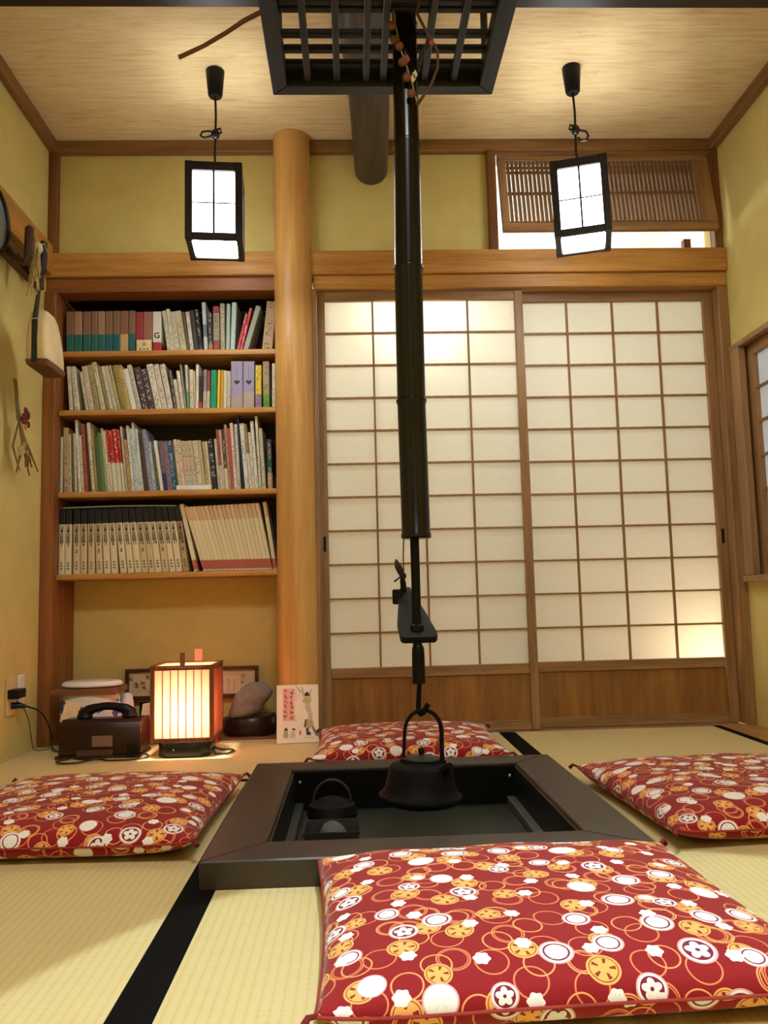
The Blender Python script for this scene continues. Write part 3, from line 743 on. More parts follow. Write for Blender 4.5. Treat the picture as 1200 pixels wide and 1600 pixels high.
tag(sheet.emit('magazine', plain('grey_magazine', (150, 146, 140), 0.5)), 'grey magazine lying flat on top of the black topped volumes', 'magazine')

# ------------------------------------------------------------------ hearth
HZ = 0.052
IX0, IX1, IY0, IY1 = -0.186, 0.457, 1.745, 2.457
he = tag(empty('sunken_hearth', ((HX0+HX1)/2, (HY0+HY1)/2, -0.07)), 'square sunken hearth with dark wooden frame in the middle of the mats', 'hearth')
def mitre(pts, mat): return G().prism(pts, 'z', -0.05, HZ).emit('frame_rail', mat, he, 0.003)
mitre([(HX0, HY0), (HX1, HY0), (IX1, IY0), (IX0, IY0)], HEARTH_X); mitre([(HX0, HY1), (IX0, IY1), (IX1, IY1), (HX1, HY1)], HEARTH_X)
mitre([(HX0, HY0), (IX0, IY0), (IX0, IY1), (HX0, HY1)], HEARTH_Y); mitre([(HX1, HY0), (HX1, HY1), (IX1, IY1), (IX1, IY0)], HEARTH_Y)
FZ = -0.062
for x0, x1, y0, y1 in ((IX0+0.001, IX1-0.001, IY1-0.006, IY1-0.001), (IX0+0.001, IX1-0.001, IY0+0.001, IY0+0.006), (IX0+0.001, IX0+0.006, IY0+0.0065, IY1-0.0065), (IX1-0.006, IX1-0.001, IY0+0.0065, IY1-0.0065)):
    G().box(x0, x1, y0, y1, FZ, HZ-0.008).emit('liner_side', METAL_LINER if y1-y0 > 0.1 else LACQ, he)
G().box(IX0+0.001, IX1-0.001, IY0+0.001, IY1-0.001, FZ-0.008, FZ).emit('liner_floor', ASH, he)
G().box(IX1-0.03, IX1-0.0065, IY0+0.007, IY1-0.007, FZ+0.0003, FZ+0.022).emit('liner_ledge', plain('ledge_grey', (96, 98, 92), 0.45, 0.3), he, 0.002)
G().box(IX0+0.0065, IX0+0.03, IY0+0.007, IY1-0.007, FZ+0.0003, FZ+0.022).emit('liner_ledge', plain('ledge_grey2', (66, 70, 68), 0.45, 0.3), he, 0.002)
for x in (IX0+0.02, IX1-0.02):
    G().ball((x, IY1-0.0085, HZ-0.035), 0.005, seg=8, rings=6).emit('bolt', plain('steel_bolt', (190, 190, 184), 0.3, 0.8), he)
# tools in the hearth
ca = Vector((-0.07, 2.285, FZ))
pot = tag(empty('iron_pot', ca), 'black iron pot with round bail handle in far corner of the hearth', 'pot')
G().lathe([(0.045, 0.0005), (0.062, 0.012), (0.068, 0.035), (0.060, 0.056), (0.046, 0.062), (0.042, 0.062), (0.042, 0.055), (0.0, 0.05)], 28, ca).emit('body', IRON, pot)
G().lathe([(0.043, 0.0625), (0.03, 0.070), (0.004, 0.073)], 24, ca).emit('lid', IRON, pot)
G().tube([(ca.x-0.05*math.cos(t_), ca.y, FZ+0.06+0.058*math.sin(t_)) for t_ in [PI*k/14 for k in range(15)]], 0.0038, 8).emit('bail_handle', IRON_S, pot)
tr_ = Vector((-0.065, 2.085, FZ))
scu = tag(empty('charcoal_tray', tr_), 'dark metal charcoal tray with flared sides in near corner of the hearth', 'tray')
g = G(); bx, by = 0.052, 0.052; tx, ty, th_ = 0.068, 0.062, 0.052
v0 = [(-bx, -by), (bx, -by), (bx, by), (-bx, by)]; v1 = [(-tx, -ty), (tx, -ty), (tx, ty), (-tx, ty)]
for i in range(4):
    j = (i+1) % 4
    a0, a1, b1, b0 = v0[i], v0[j], v1[j], v1[i]
    s_ = 0.95
    vs = [Vector((q[0]*k, q[1]*k, z))+tr_ for k in (1, s_) for q, z in ((a0, 0.0008), (a1, 0.0008), (b1, th_), (b0, th_))]
    g._add(vs, [(0, 1, 2, 3), (4, 7, 6, 5), (0, 4, 5, 1), (1, 5, 6, 2), (2, 6, 7, 3), (3, 7, 4, 0)])
g.emit('side', IRON_S, scu, smooth=False)
G().box(tr_.x-bx, tr_.x+bx, tr_.y-by, tr_.y+by, FZ+0.0006, FZ+0.004).emit('bottom', IRON_S, scu)
def lump(p):
    d = p-Vector((tr_.x, tr_.y, FZ+0.035))
    n = 1+0.13*math.sin(d.x*90+1)*math.cos(d.y*70)+0.09*math.sin(d.z*120+d.x*60)
    return Vector((tr_.x, tr_.y, FZ+0.035))+d*n
co = tag(G().ball((tr_.x, tr_.y, FZ+0.034), 0.032, (1.15, 1.0, 0.8), 16, 10, lump).emit('charcoal_lump', plain('ash_grey', (88, 92, 94), 0.9, bump=0.5, scale=50)), 'grey ash covered charcoal lump resting in the tray', 'charcoal')
G().tube([(0.222, 2.02, FZ+0.012), (0.216, 1.86, FZ+0.095), (0.214, 1.80, 0.02)][:2], [0.003, 0.0045], 8)
tg = tag(empty('fire_tongs', (0.215, 1.95, FZ)), 'thin dark iron fire tongs lying in the hearth beside the kettle', 'tongs')
for dx in (-0.004, 0.004):
    G().tube([(0.219+dx*2.2, 2.06, FZ+0.0045), (0.214+dx, 1.92, FZ+0.03), (0.210, 1.775, FZ+0.075)], [0.0025, 0.003, 0.004], 8).emit('prong', IRON, tg)

# ------------------------------------------------------------------ kettle
KC = at(657, 1252, 2.1); kx, kz = KC.x, 0.031
ke = tag(empty('iron_kettle', (kx, 2.1, kz)), 'flared cast iron kettle hanging over the hearth from the hook', 'kettle')
kb = (kx, 2.1, kz)
G().lathe([(0.0, 0.0), (0.078, 0.0), (0.094, 0.006), (0.103, 0.016), (0.1025, 0.022), (0.096, 0.026), (0.090, 0.034), (0.084, 0.055), (0.080, 0.078), (0.077, 0.089), (0.071, 0.0935),
           (0.058, 0.0965), (0.052, 0.099), (0.050, 0.104)], 48, kb).emit('body', IRON, ke)
G().lathe([(0.044, 0.1045), (0.0475, 0.107), (0.047, 0.110), (0.036, 0.113), (0.012, 0.116), (0.004, 0.117)], 36, kb).emit('lid', IRON_S, ke)
G().ball((kx, 2.1, kz+0.126), 0.0085, (1, 1, 1)).lathe([(0.006, 0.1175), (0.004, 0.121), (0.005, 0.124)], 12, kb).emit('lid_knob', IRON, ke)
g = G()
sp_ = [Vector((kx+0.045, 2.1-0.052, kz+0.082)), Vector((kx+0.056, 2.1-0.064, kz+0.098)), Vector((kx+0.064, 2.1-0.074, kz+0.104))]
g.tube(sp_, [0.014, 0.0105, 0.0095], 12).emit('spout', IRON, ke)
HA = []
for k in range(23):
    t_ = PI*k/22
    HA.append((kx+0.004-0.046*math.cos(t_)*(1+0.04*math.sin(t_)), 2.1, kz+0.160+0.065*math.sin(t_)**0.85 if 0 < k < 22 else kz+0.160))
HA = [(HA[0][0]-0.002, 2.1, kz+0.094)] + HA + [(HA[-1][0]+0.002, 2.1, kz+0.094)]
G().tube(HA, [0.0042+0.0016*k/(len(HA)-1) for k in range(len(HA))], 10).emit('bail_handle', IRON, ke)
for s_ in (-1, 1):
    G().tube([(kx+0.004+s_*0.048, 2.1, kz+0.088), (kx+0.004+s_*0.048, 2.1, kz+0.104)], 0.0095, 10).emit('handle_lug', IRON, ke)
ke.rotation_euler = (0, R(2.5), 0)

# ------------------------------------------------------------------ hanging pot hook with bamboo pole
PX = lambda y: at(649, y, 2.1)
jz = tag(empty('pot_hook', (0.156, 2.1, 0.25)), 'black bamboo pot hook hanging from the ceiling log over the hearth', 'pot hook')
zn = [at(640, 420, 2.1).z, at(645, 626, 2.1).z, at(634, 225, 2.1).z, at(632, 40, 2.1).z]
zbot = at(649, 842, 2.1).z
prof = [(0.0345, zbot), (0.0385, zbot+0.003), (0.0385, zbot+0.012), (0.0365, zbot+0.016)]
def node(z, r): return [(r, z-0.012), (r+0.0032, z-0.002), (r+0.0032, z+0.001), (r-0.001, z+0.004), (r, z+0.010)]
prof += node(zn[1], 0.0365) + node(zn[0], 0.0368) + node(zn[2], 0.0345) + node(zn[3], 0.033) + [(0.032, 2.24)]
pts = [Vector((0.1615+0.004*(z-1.2)+0.003*math.sin(z*4), 2.1, z)) for r, z in prof]
G().tube(pts, [r for r, z in prof], 32).emit('bamboo_pole', BAMBOO, jz)
ztip = at(652, 1015, 2.1).z
G().tube([(0.156, 2.1, zbot+0.05), (0.156, 2.1, ztip-0.002)], 0.0115, 16).emit('inner_rod', LACQ, jz)
z1_, z2_ = at(652, 1015, 2.1).z, at(654, 1068, 2.1).z
G().lathe([(0.006, z2_-0.001), (0.0165, z2_), (0.0175, z2_+0.006), (0.0165, z2_+0.01), (0.0160, z1_-0.01), (0.0150, z1_+0.004), (0.0115, z1_+0.012)], 20, (0.157, 2.1, 0)).emit('socket', LACQ, jz)
zt = kz+0.2275
hook = [(0.158, 2.1, z2_+0.004), (0.156, 2.106, z2_-0.03), (0.1545, 2.113, zt+0.004), (0.155, 2.111, zt-0.009), (0.159, 2.1, zt-0.0135), (0.165, 2.088, zt-0.009), (0.171, 2.085, zt+0.004), (0.177, 2.084, zt+0.014)]
G().tube(hook, [0.0058, 0.0062, 0.0064, 0.006, 0.0058, 0.0056, 0.006, 0.007], 10).emit('hook', IRON, jz)
# tilting lever board: outline in the board's own plane, far end raised
c0 = at(651, 982, 2.1)
tilt = R(40)
M = Matrix.Translation((0.156, 2.1, c0.z)) @ Matrix.Rotation(tilt, 4, 'X')
out = [(-0.043, -0.024), (-0.036, -0.031), (0.043, -0.031), (0.050, -0.024), (0.048, -0.008), (0.028, 0.06), (0.012, 0.11), (-0.006, 0.166), (-0.033, 0.166), (-0.041, 0.105), (-0.048, 0.03)]
G().prism(out, 'z', -0.022, 0.0, M).emit('lever_board', plain('dark_grey_wood', (26, 25, 25), 0.5, scale=60), jz, 0.003, 2)
G().lathe([(0.017, -0.008), (0.0175, 0.0), (0.016, 0.006), (0.012, 0.009)], 18, (0.156, 2.1, c0.z+0.002)).emit('collar', LACQ, jz)
a, b = at(613, 921, 2.205), at(628, 944, 2.205)
G().box(a.x, b.x, 2.19, 2.225, b.z, a.z).emit('peg_block', LACQ, jz, 0.003)
LY_ = 2.212
q0, q1, q2 = at(631, 922, LY_), at(629.5, 910, LY_), at(628, 898, LY_)
G().tube([q0, q1, q2], [0.0085, 0.008, 0.005], 10).emit('peg', LACQ, jz)
lf = [at(630, 903, LY_), at(626, 893, LY_), at(622, 885, LY_), at(619.5, 878, LY_), at(619, 874, LY_)]
G().tube(lf, [0.006, 0.0095, 0.0095, 0.006, 0.002], 10).emit('leaf_toggle', plain('dark_leaf', (34, 20, 14), 0.5), jz)
cd0, cd1 = at(631, 897, LY_-0.01), at(630, 870, LY_-0.04)
G().tube([cd0, cd1, (0.128, 2.085, zbot+0.006)], 0.0016, 6).emit('cord', plain('brown_cord', (96, 66, 38), 0.8), jz)
G().ball(at(629.5, 900, LY_-0.006), 0.0095, seg=10, rings=8).tube([at(626, 901, LY_-0.012), at(621, 905, LY_-0.014), at(616, 909, LY_-0.014)], [0.0022, 0.0022, 0.003], 6).emit('cord_knot', plain('dark_cord', (40, 28, 20), 0.8), jz)
# rope that ties the pole to the log
rp = G()
for k in range(3):
    zz = 2.19+0.016*k
    rp.tube([(0.163+0.037*math.cos(2*PI*q/18), 2.1+0.037*math.sin(2*PI*q/18), zz+0.003*math.sin(q)) for q in range(19)], 0.006, 8)
rp.tube([(0.15, 2.1, 2.22), (0.12, 2.1, 2.27), (0.085, 2.1, 2.30)], 0.008, 8)
rp.emit('rope_tie', plain('old_rope', (70, 50, 32), 0.9), jz)

# log and beams under the ceiling
lg = []
for k in range(9):
    y = 1.95+(3.3612-1.95)*k/8
    x = 0.035+(0.115-0.035)*(y-1.95)/(3.36-1.95)+0.006*math.sin(y*5)
    lg.append((Vector((x, y, 2.345+0.012*(3.36-y))), 0.084-0.014*(y-1.95)/1.4))
structure(G().tube([p for p, r in lg], [r for p, r in lg], 28).emit('trim_log', LOGM), 'dark round log under the ceiling running to the back wall')
structure(G().box(XL+0.04, XR-0.04, 2.08, 2.325, 2.298, 2.4595).emit('trim_dark_beam', DARKBEAM), 'dark beam crossing the ceiling')
for o_ in (bpy.data.objects['trim_dark_beam'],):
    pass

# fire rack above the hearth
RZ = 2.05
rx0, rx1, ry0, ry1 = -0.212, 0.452, 1.72, 2.375
fr = tag(empty('fire_rack', (0.12, 2.05, RZ)), 'dark grey wooden lattice rack hanging under the ceiling above the hearth', 'rack')
G().prism([(rx0, ry0), (rx1, ry0), (rx1-0.045, ry0+0.045), (rx0+0.045, ry0+0.045)], 'z', RZ, RZ+0.06).emit('frame_rail', RACK_X, fr, 0.002)
G().prism([(rx0, ry1), (rx0+0.045, ry1-0.045), (rx1-0.045, ry1-0.045), (rx1, ry1)], 'z', RZ, RZ+0.06).emit('frame_rail', RACK_X, fr, 0.002)
G().prism([(rx0, ry0), (rx0+0.045, ry0+0.045), (rx0+0.045, ry1-0.045), (rx0, ry1)], 'z', RZ, RZ+0.06).emit('frame_rail', RACK_Y, fr, 0.002)
G().prism([(rx1, ry0), (rx1, ry1), (rx1-0.045, ry1-0.045), (rx1-0.045, ry0+0.045)], 'z', RZ, RZ+0.06).emit('frame_rail', RACK_Y, fr, 0.002)
src = None
for k in range(6):
    x = at(482+44.6*k, 120, 2.37).x
    if abs(x-0.166) < 0.048: x = 0.166-0.048 if k <= 3 else 0.166+0.048
    if src is None: src = G().box(x-0.0095, x+0.0095, ry0+0.046, ry1-0.046, RZ+0.012, RZ+0.030).emit('long_bar', RACK_Y, fr, 0.002); z = W[src].copy()
    else: put_copy(src, fr, (x, z.y, z.z))
src = None
for k in range(9):
    y = 2.283-0.0645*k
    if abs(y-2.1) < 0.047: y = 2.1-0.047
    if src is None: src = G().box(rx0+0.046, rx1-0.046, y-0.009, y+0.009, RZ+0.0305, RZ+0.050).emit('cross_bar', RACK_DARK, fr, 0.002); z = W[src].copy()
    else: put_copy(src, fr, (z.x, y, z.z))
for x in (rx0+0.02, rx1-0.02):
    for y in (ry0+0.02, ry1-0.02):
        G().tube([(x, y, RZ+0.0605), (x, y, 2.4592)], 0.011, 10).emit('hanger', LOGM, fr)

# ornaments hung at the top of the pole
orn = tag(empty('dried_ball_garland', (0.16, 2.05, 1.85)), 'string of small dried brown balls hung at the top of the bamboo pole', 'ornament')
balls = [(612, 40), (616, 62), (624, 72), (629, 97), (636, 121), (643, 146), (617, 48)]
BALLM = plain('dried_fruit', (116, 74, 38), 0.8, scale=90, var=0.35, bump=0.4)
Yo = 2.05
pp = [at(613, 5, Yo), at(618, 40, Yo), at(627, 80, Yo), at(637, 108, Yo), at(644, 130, Yo), at(652, 162, Yo)]
for x, y in balls[1:6] + [balls[0]]:
    c = at(x, y, Yo-0.006)
    G().ball(c, 0.0115, (1, 1, 0.95), 12, 8).emit('dried_ball', BALLM, orn)
G().tube(pp, 0.002, 6).emit('string', plain('straw_string', (160, 128, 76), 0.9), orn)
for x, y, c in ((636, 92, (168, 66, 50)), (648, 116, (222, 206, 160)), (645, 122, (214, 196, 140))):
    q = at(x, y, Yo-0.004)
    G().prism([(q.x-0.007, q.z), (q.x, q.z-0.013), (q.x+0.008, q.z-0.002), (q.x+0.002, q.z+0.012)], 'y', q.y-0.0015, q.y+0.0015).emit('dried_leaf', plain('petal%d' % x, c, 0.8), orn)
vine = tag(empty('vine_twig', (0.23, 2.02, 1.82)), 'looping brown vine twig with a red bud beside the pole top', 'twig')
vp = [at(655, 2, 2.0), at(652, 22, 2.0), at(664, 45, 2.0), at(674, 62, 2.0), at(684, 80, 2.0), at(684, 105, 2.0), at(674, 132, 2.0), at(660, 152, 2.0), at(652, 163, 2.02)]
G().tube(vp, [0.004, 0.004, 0.0035, 0.0035, 0.0035, 0.0035, 0.0035, 0.004, 0.0055], 8).emit('stem', plain('vine_brown', (88, 62, 40), 0.8), vine)
vq = [at(671, 66, 2.0), at(660, 80, 2.0), at(655, 100, 2.0), at(654, 112, 2.0)]
G().tube(vq, [0.004, 0.006, 0.007, 0.003], 8).emit('side_stem', plain('vine_dark', (34, 28, 24), 0.8), vine)
G().ball(at(674, 67, 1.995), 0.007).emit('bud', plain('red_bud', (176, 72, 62), 0.6), vine)
tw = [Vector((-0.478, 2.26, RZ+0.075)), Vector((-0.42, 2.25, RZ+0.082)), Vector((-0.33, 2.2, RZ+0.088)), Vector((-0.25, 2.16, RZ+0.075)), Vector((-0.15, 2.12, RZ+0.066)), Vector((0.0, 2.02, RZ+0.066))]
tw[0] = at(279, 90, 2.26); tw[1] = at(318, 72, 2.25); tw[2] = at(352, 52, 2.22); tw[3] = at(382, 32, 2.2); tw[4] = at(410, 18, 2.18) 
tw[4].z = max(tw[4].z, RZ+0.068); tw[3].z = max(tw[3].z, RZ+0.068)
tag(G().tube(tw, [0.0065, 0.006, 0.006, 0.0065, 0.007, 0.008], 8).emit('dry_branch', plain('branch_brown', (112, 78, 44), 0.85, bump=0.4)), 'thin brown branch lying across the lattice rack and sticking out', 'branch')

# ------------------------------------------------------------------ pendant lanterns
PFRAME = wood('lantern_frame_wood', (26, 20, 17), (40, 31, 26), 'z', rough=0.5)
def pendant(x, y, ztop, zbot, wd, rz, lean, label, closed, loop):
    o = tag(empty('pendant_lantern', (x, y, ztop)), label, 'pendant lamp', 'pair of paper pendant lanterns')
    h = wd/2; t = 0.025
    for sx in (-1, 1):
        for sy in (-1, 1):
            xa, xb = sorted((x+sx*h, x+sx*(h-t))); ya, yb = sorted((y+sy*h, y+sy*(h-t)))
            G().box(xa, xb, ya, yb, zbot, ztop).emit('post', PFRAME, o, 0.0015)
    for z, hh in ((ztop-0.032, 0.031), (zbot+0.001, 0.022)):
        for a in range(4):
            Mx = Matrix.Translation((x, y, 0)) @ Matrix.Rotation(a*PI/2, 4, 'Z')
            G().box(-h+t, h-t, -h+0.001, -h+t*0.85, z, z+hh, Mx).emit('rail', PFRAME, o, 0.001)
    z0, z1 = zbot+0.0232, ztop-0.0322; zm = (z0+z1)/2-0.002
    for a in range(4):
        Mx = Matrix.Translation((x, y, 0)) @ Matrix.Rotation(a*PI/2, 4, 'Z')
        G().box(-0.0034, 0.0034, -h+0.005, -h+0.010, z0, z1, Mx).emit('mullion', PFRAME, o)
        G().box(-h+t, h-t, -h+0.0103, -h+0.0125, zm-0.002, zm+0.002, Mx).emit('cross_bar', PFRAME, o)
        G().box(-h+t, h-t, -h+0.013, -h+0.0145, z0, z1, Mx).emit('paper_panel', PEND_PAPER, o, smooth=False)
    G().box(x-h+t, x+h-t, y-h+t, y+h-t, zbot+0.006, zbot+0.008).emit('bottom_paper', PEND_BOTTOM, o)
    g = G().box(x-h+t, x+h-t, y-0.006, y+0.006, ztop-0.02, ztop-0.012).box(x-0.006, x+0.006, y-h+t, y+h-t, ztop-0.0195, ztop-0.0125)
    g.lathe([(0.016, -0.05), (0.018, -0.03), (0.012, -0.02), (0.008, 0.0)], 16, (x, y, ztop-0.004)).emit('lamp_holder', BLACK, o)
    if closed:
        G().box(x-h+t, x+h-t, y-h+t, y+h-t, ztop-0.011, ztop-0.008).emit('top_cover', PFRAME, o)
    zc = ZC-0.10
    zmid = ztop+(zc-ztop)*0.52
    cab = G().tube([(x, y, ztop-0.004), (x-0.003, y, (ztop+zmid)/2), (x, y, zmid), (x+0.002, y, (zc+zmid)/2), (x, y, zc+0.004)], 0.0042, 8)
    cab.ball((x, y, zmid), 0.016, (1, 1, 1.2), 12, 8)
    s_ = loop
    lp = [(x+s_*a, y-0.012, zmid+b) for a, b in ((0.0, 0.0), (0.018, -0.012), (0.036, -0.018), (0.044, -0.036), (0.034, -0.052), (0.018, -0.05), (0.006, -0.036))] if s_ > 0 else \
         [(x+s_*a, y-0.012, zmid+b) for a, b in ((0.0, 0.0), (0.022, 0.004), (0.045, 0.0), (0.052, -0.014), (0.038, -0.022), (0.018, -0.016), (0.0, -0.006))]
    cab.tube(lp, 0.0042, 8)
    cab.tube([(x, y-0.01, zmid+0.01), (x+s_*-0.018, y-0.012, zmid+0.016), (x+s_*-0.022, y-0.01, zmid+0.002), (x, y-0.01, zmid-0.010)], 0.0042, 8)
    cab.emit('cable', BLACK, o)
    G().lathe([(0.002, 0.0), (0.022, 0.0), (0.026, 0.006), (0.033, 0.085), (0.034, 0.0985), (0.03, 0.0995)], 28, (x, y, zc)).emit('ceiling_cup', BLACK, o)
    o.rotation_euler = (0, lean, rz)
    return o
pendant(-0.466, 2.87, 2.062, 1.781, 0.196, R(5), 0, 'paper pendant lantern hanging in front of the wall above the bookcase', False, -1)
lamp('pendant_up_light', 'POINT', (-0.466, 2.87, 1.965), PENDANT_UP_W*0.25, PENDANT_COL, 0.025)
pendant(0.846, 2.85, 2.062, 1.783, 0.196, R(-16), R(-1.0), 'paper pendant lantern hanging in front of the reed transom', False, 1)
lamp('pendant_up_light', 'POINT', (0.846, 2.85, 1.965), PENDANT_UP_W, PENDANT_COL, 0.012)

# ceiling fitting of the downlight (above the near mats)
dlo = tag(empty('downlight', (0.36, 0.89, 2.405)), 'round black ceiling downlight over the near mats', 'lamp')
G().lathe([(0.055, 0.0), (0.058, 0.002), (0.058, 0.0545), (0.052, 0.0545), (0.052, 0.004)], 28, (0.36, 0.89, 2.405)).emit('can', BLACK, dlo)

fill_pn = tag(empty('fill_light_panel', (0.18, 0.10, 2.42)), 'added square fill light panel, unseen over the near half of the room', 'lamp')  # unseen framed panel, added to go with the fill light
for x0, x1, y0, y1 in ((-0.16, 0.52, -0.24, -0.215), (-0.16, 0.52, 0.415, 0.44), (-0.16, -0.135, -0.2145, 0.4145), (0.495, 0.52, -0.2145, 0.4145)):
    G().box(x0, x1, y0, y1, 2.41, 2.4595).emit('frame_rail', BEAM_X, fill_pn, 0.002)
G().box(-0.134, 0.494, -0.214, 0.414, 2.425, 2.43).emit('fill_diffuser', glow('fill_panel_glow', (1, 0.91, 0.74), 3.0), fill_pn)
# ------------------------------------------------------------------ cushions
def cushion_mat(seed):
    t = NT('cushion_cloth_%d' % seed)
    uv = t.add('ShaderNodeUVMap'); uv.uv_map = 'UVMap'
    def layer(cell, rot, off, rnd):
        mp = t.add('ShaderNodeMapping'); mp.inputs['Rotation'].default_value = (0, 0, rot); mp.inputs['Location'].default_value = (off[0]+seed*0.37, off[1]+seed*0.21, 0)
        t.l.new(uv.outputs[0], mp.inputs[0])
        v = t.add('ShaderNodeTexVoronoi', voronoi_dimensions='2D', feature='F1'); v.inputs['Scale'].default_value = 1/cell; v.inputs['Randomness'].default_value = rnd
        t.l.new(mp.outputs[0], v.inputs['Vector'])
        d = t.vmath('SUBTRACT', mp.outputs[0], v.outputs['Position'])
        s = t.add('ShaderNodeSeparateXYZ'); t.l.new(d, s.inputs[0])
        r = t.math('SQRT', t.math('ADD', t.math('MULTIPLY', s.outputs[0], s.outputs[0]), t.math('MULTIPLY', s.outputs[1], s.outputs[1])))
        th = t.math('ARCTAN2', s.outputs[1], s.outputs[0])
        c = t.add('ShaderNodeSeparateColor'); t.l.new(v.outputs['Color'], c.inputs[0])
        return r, th, c.outputs
    lt = lambda a, b: t.math('LESS_THAN', a, b)
    band = lambda r, a, b: t.math('MULTIPLY', t.math('GREATER_THAN', r, a), lt(r, b))
    RED_, GOLD, PINK, PUR, WH = lin((142, 18, 24)), lin((238, 172, 92)), lin((224, 168, 160)), lin((128, 28, 56)), lin((240, 234, 230))
    BRN = lin((140, 50, 30))
    col = RED_
    # 1 thin open rings
    for cell, rot, off, R0, c_ in ((0.066, 0.3, (0.01, 0.02), 0.0225, lin((226, 132, 84))), (0.075, 1.0, (0.5, 0.3), 0.0205, lin((240, 160, 96)))):
        r, th, c = layer(cell, rot, off, 0.55)
        f = t.math('MAXIMUM', band(r, R0-0.0022, R0), t.math('MULTIPLY', band(r, R0-0.0048, R0-0.0034), t.math('GREATER_THAN', c[0], 0.6)))
        col = t.mix(f, col, c_)
    # 2 gold discs
    r, th, c = layer(0.080, 0.62, (0.21, 0.43), 0.5)
    R0 = t.math('MULTIPLY_ADD', c[1], 0.005, 0.0170)
    rn = t.math('DIVIDE', r, R0)
    on = t.math('GREATER_THAN', c[0], 0.12)
    col = t.mix(t.math('MULTIPLY', lt(rn, 1.0), on), col, GOLD)
    col = t.mix(t.math('MULTIPLY', band(rn, 0.80, 0.86), on), col, BRN)
    n4 = t.math('MULTIPLY_ADD', t.math('GREATER_THAN', c[2], 0.5), 1.0, 4.0)
    pet = t.math('ABSOLUTE', t.math('COSINE', t.math('MULTIPLY', t.math('MULTIPLY', th, n4), 0.5)))
    cut = t.math('MULTIPLY', t.math('MULTIPLY', band(rn, 0.34, 0.72), lt(pet, 0.42)), on)
    col = t.mix(cut, col, BRN)
    # 3 white crested discs
    r, th, c = layer(0.078, -0.35, (0.77, 0.11), 0.5)
    R0 = t.math('MULTIPLY_ADD', c[1], 0.007, 0.0175)
    rn = t.math('DIVIDE', r, R0)
    on = t.math('GREATER_THAN', c[0], 0.16)
    col = t.mix(t.math('MULTIPLY', lt(rn, 1.0), on), col, PINK)
    col = t.mix(t.math('MULTIPLY', lt(rn, 0.90), on), col, WH)
    ringed = t.math('MULTIPLY', t.math('GREATER_THAN', c[2], 0.18), on)
    col = t.mix(t.math('MULTIPLY', lt(rn, 0.76), ringed), col, PUR)
    fl = t.math('MULTIPLY_ADD', t.math('ABSOLUTE', t.math('COSINE', t.math('MULTIPLY', th, 2.5))), 0.26, 0.40)
    plain_ = t.math('MULTIPLY', lt(rn, fl), on)
    col = t.mix(plain_, col, WH)
    col = t.mix(t.math('MULTIPLY', t.math('MULTIPLY', lt(rn, 0.64), t.math('LESS_THAN', c[2], 0.62)), t.math('MULTIPLY', on, ringed)), col, WH)
    col = t.mix(t.math('MULTIPLY', t.math('MULTIPLY', lt(rn, 0.13), ringed), t.math('GREATER_THAN', c[2], 0.62)), col, PUR)
    ln = t.math('MULTIPLY', lt(t.math('ABSOLUTE', t.math('SINE', t.math('MULTIPLY', th, 2.5))), 0.10), band(rn, 0.05, 0.5))
    col = t.mix(t.math('MULTIPLY', t.math('MULTIPLY', ln, on), 0.45), col, lin((150, 140, 140)))
    # 4 small white blossoms
    r, th, c = layer(0.082, 0.15, (0.33, 0.87), 0.6)
    R0 = t.math('MULTIPLY_ADD', t.math('COSINE', t.math('MULTIPLY', th, 6.0)), 0.0010, 0.0108)
    col = t.mix(lt(r, R0), col, WH)
    ln = t.math('MULTIPLY', lt(t.math('ABSOLUTE', t.math('SINE', t.math('MULTIPLY', th, 3.0))), 0.16), band(r, 0.0015, 0.006))
    col = t.mix(t.math('MULTIPLY', ln, 0.5), col, lin((170, 160, 160)))
    vz = t.add('ShaderNodeVectorMath', operation='SCALE'); t.l.new(uv.outputs[0], vz.inputs[0]); vz.inputs[3].default_value = 1.0
    t.bump(t.noise(vz.outputs[0], 900, 2), 0.12, 0.0008)
    t.b.inputs['Sheen Weight'].default_value = 0.15
    return t.base(col, 0.75, 0, 0.2)
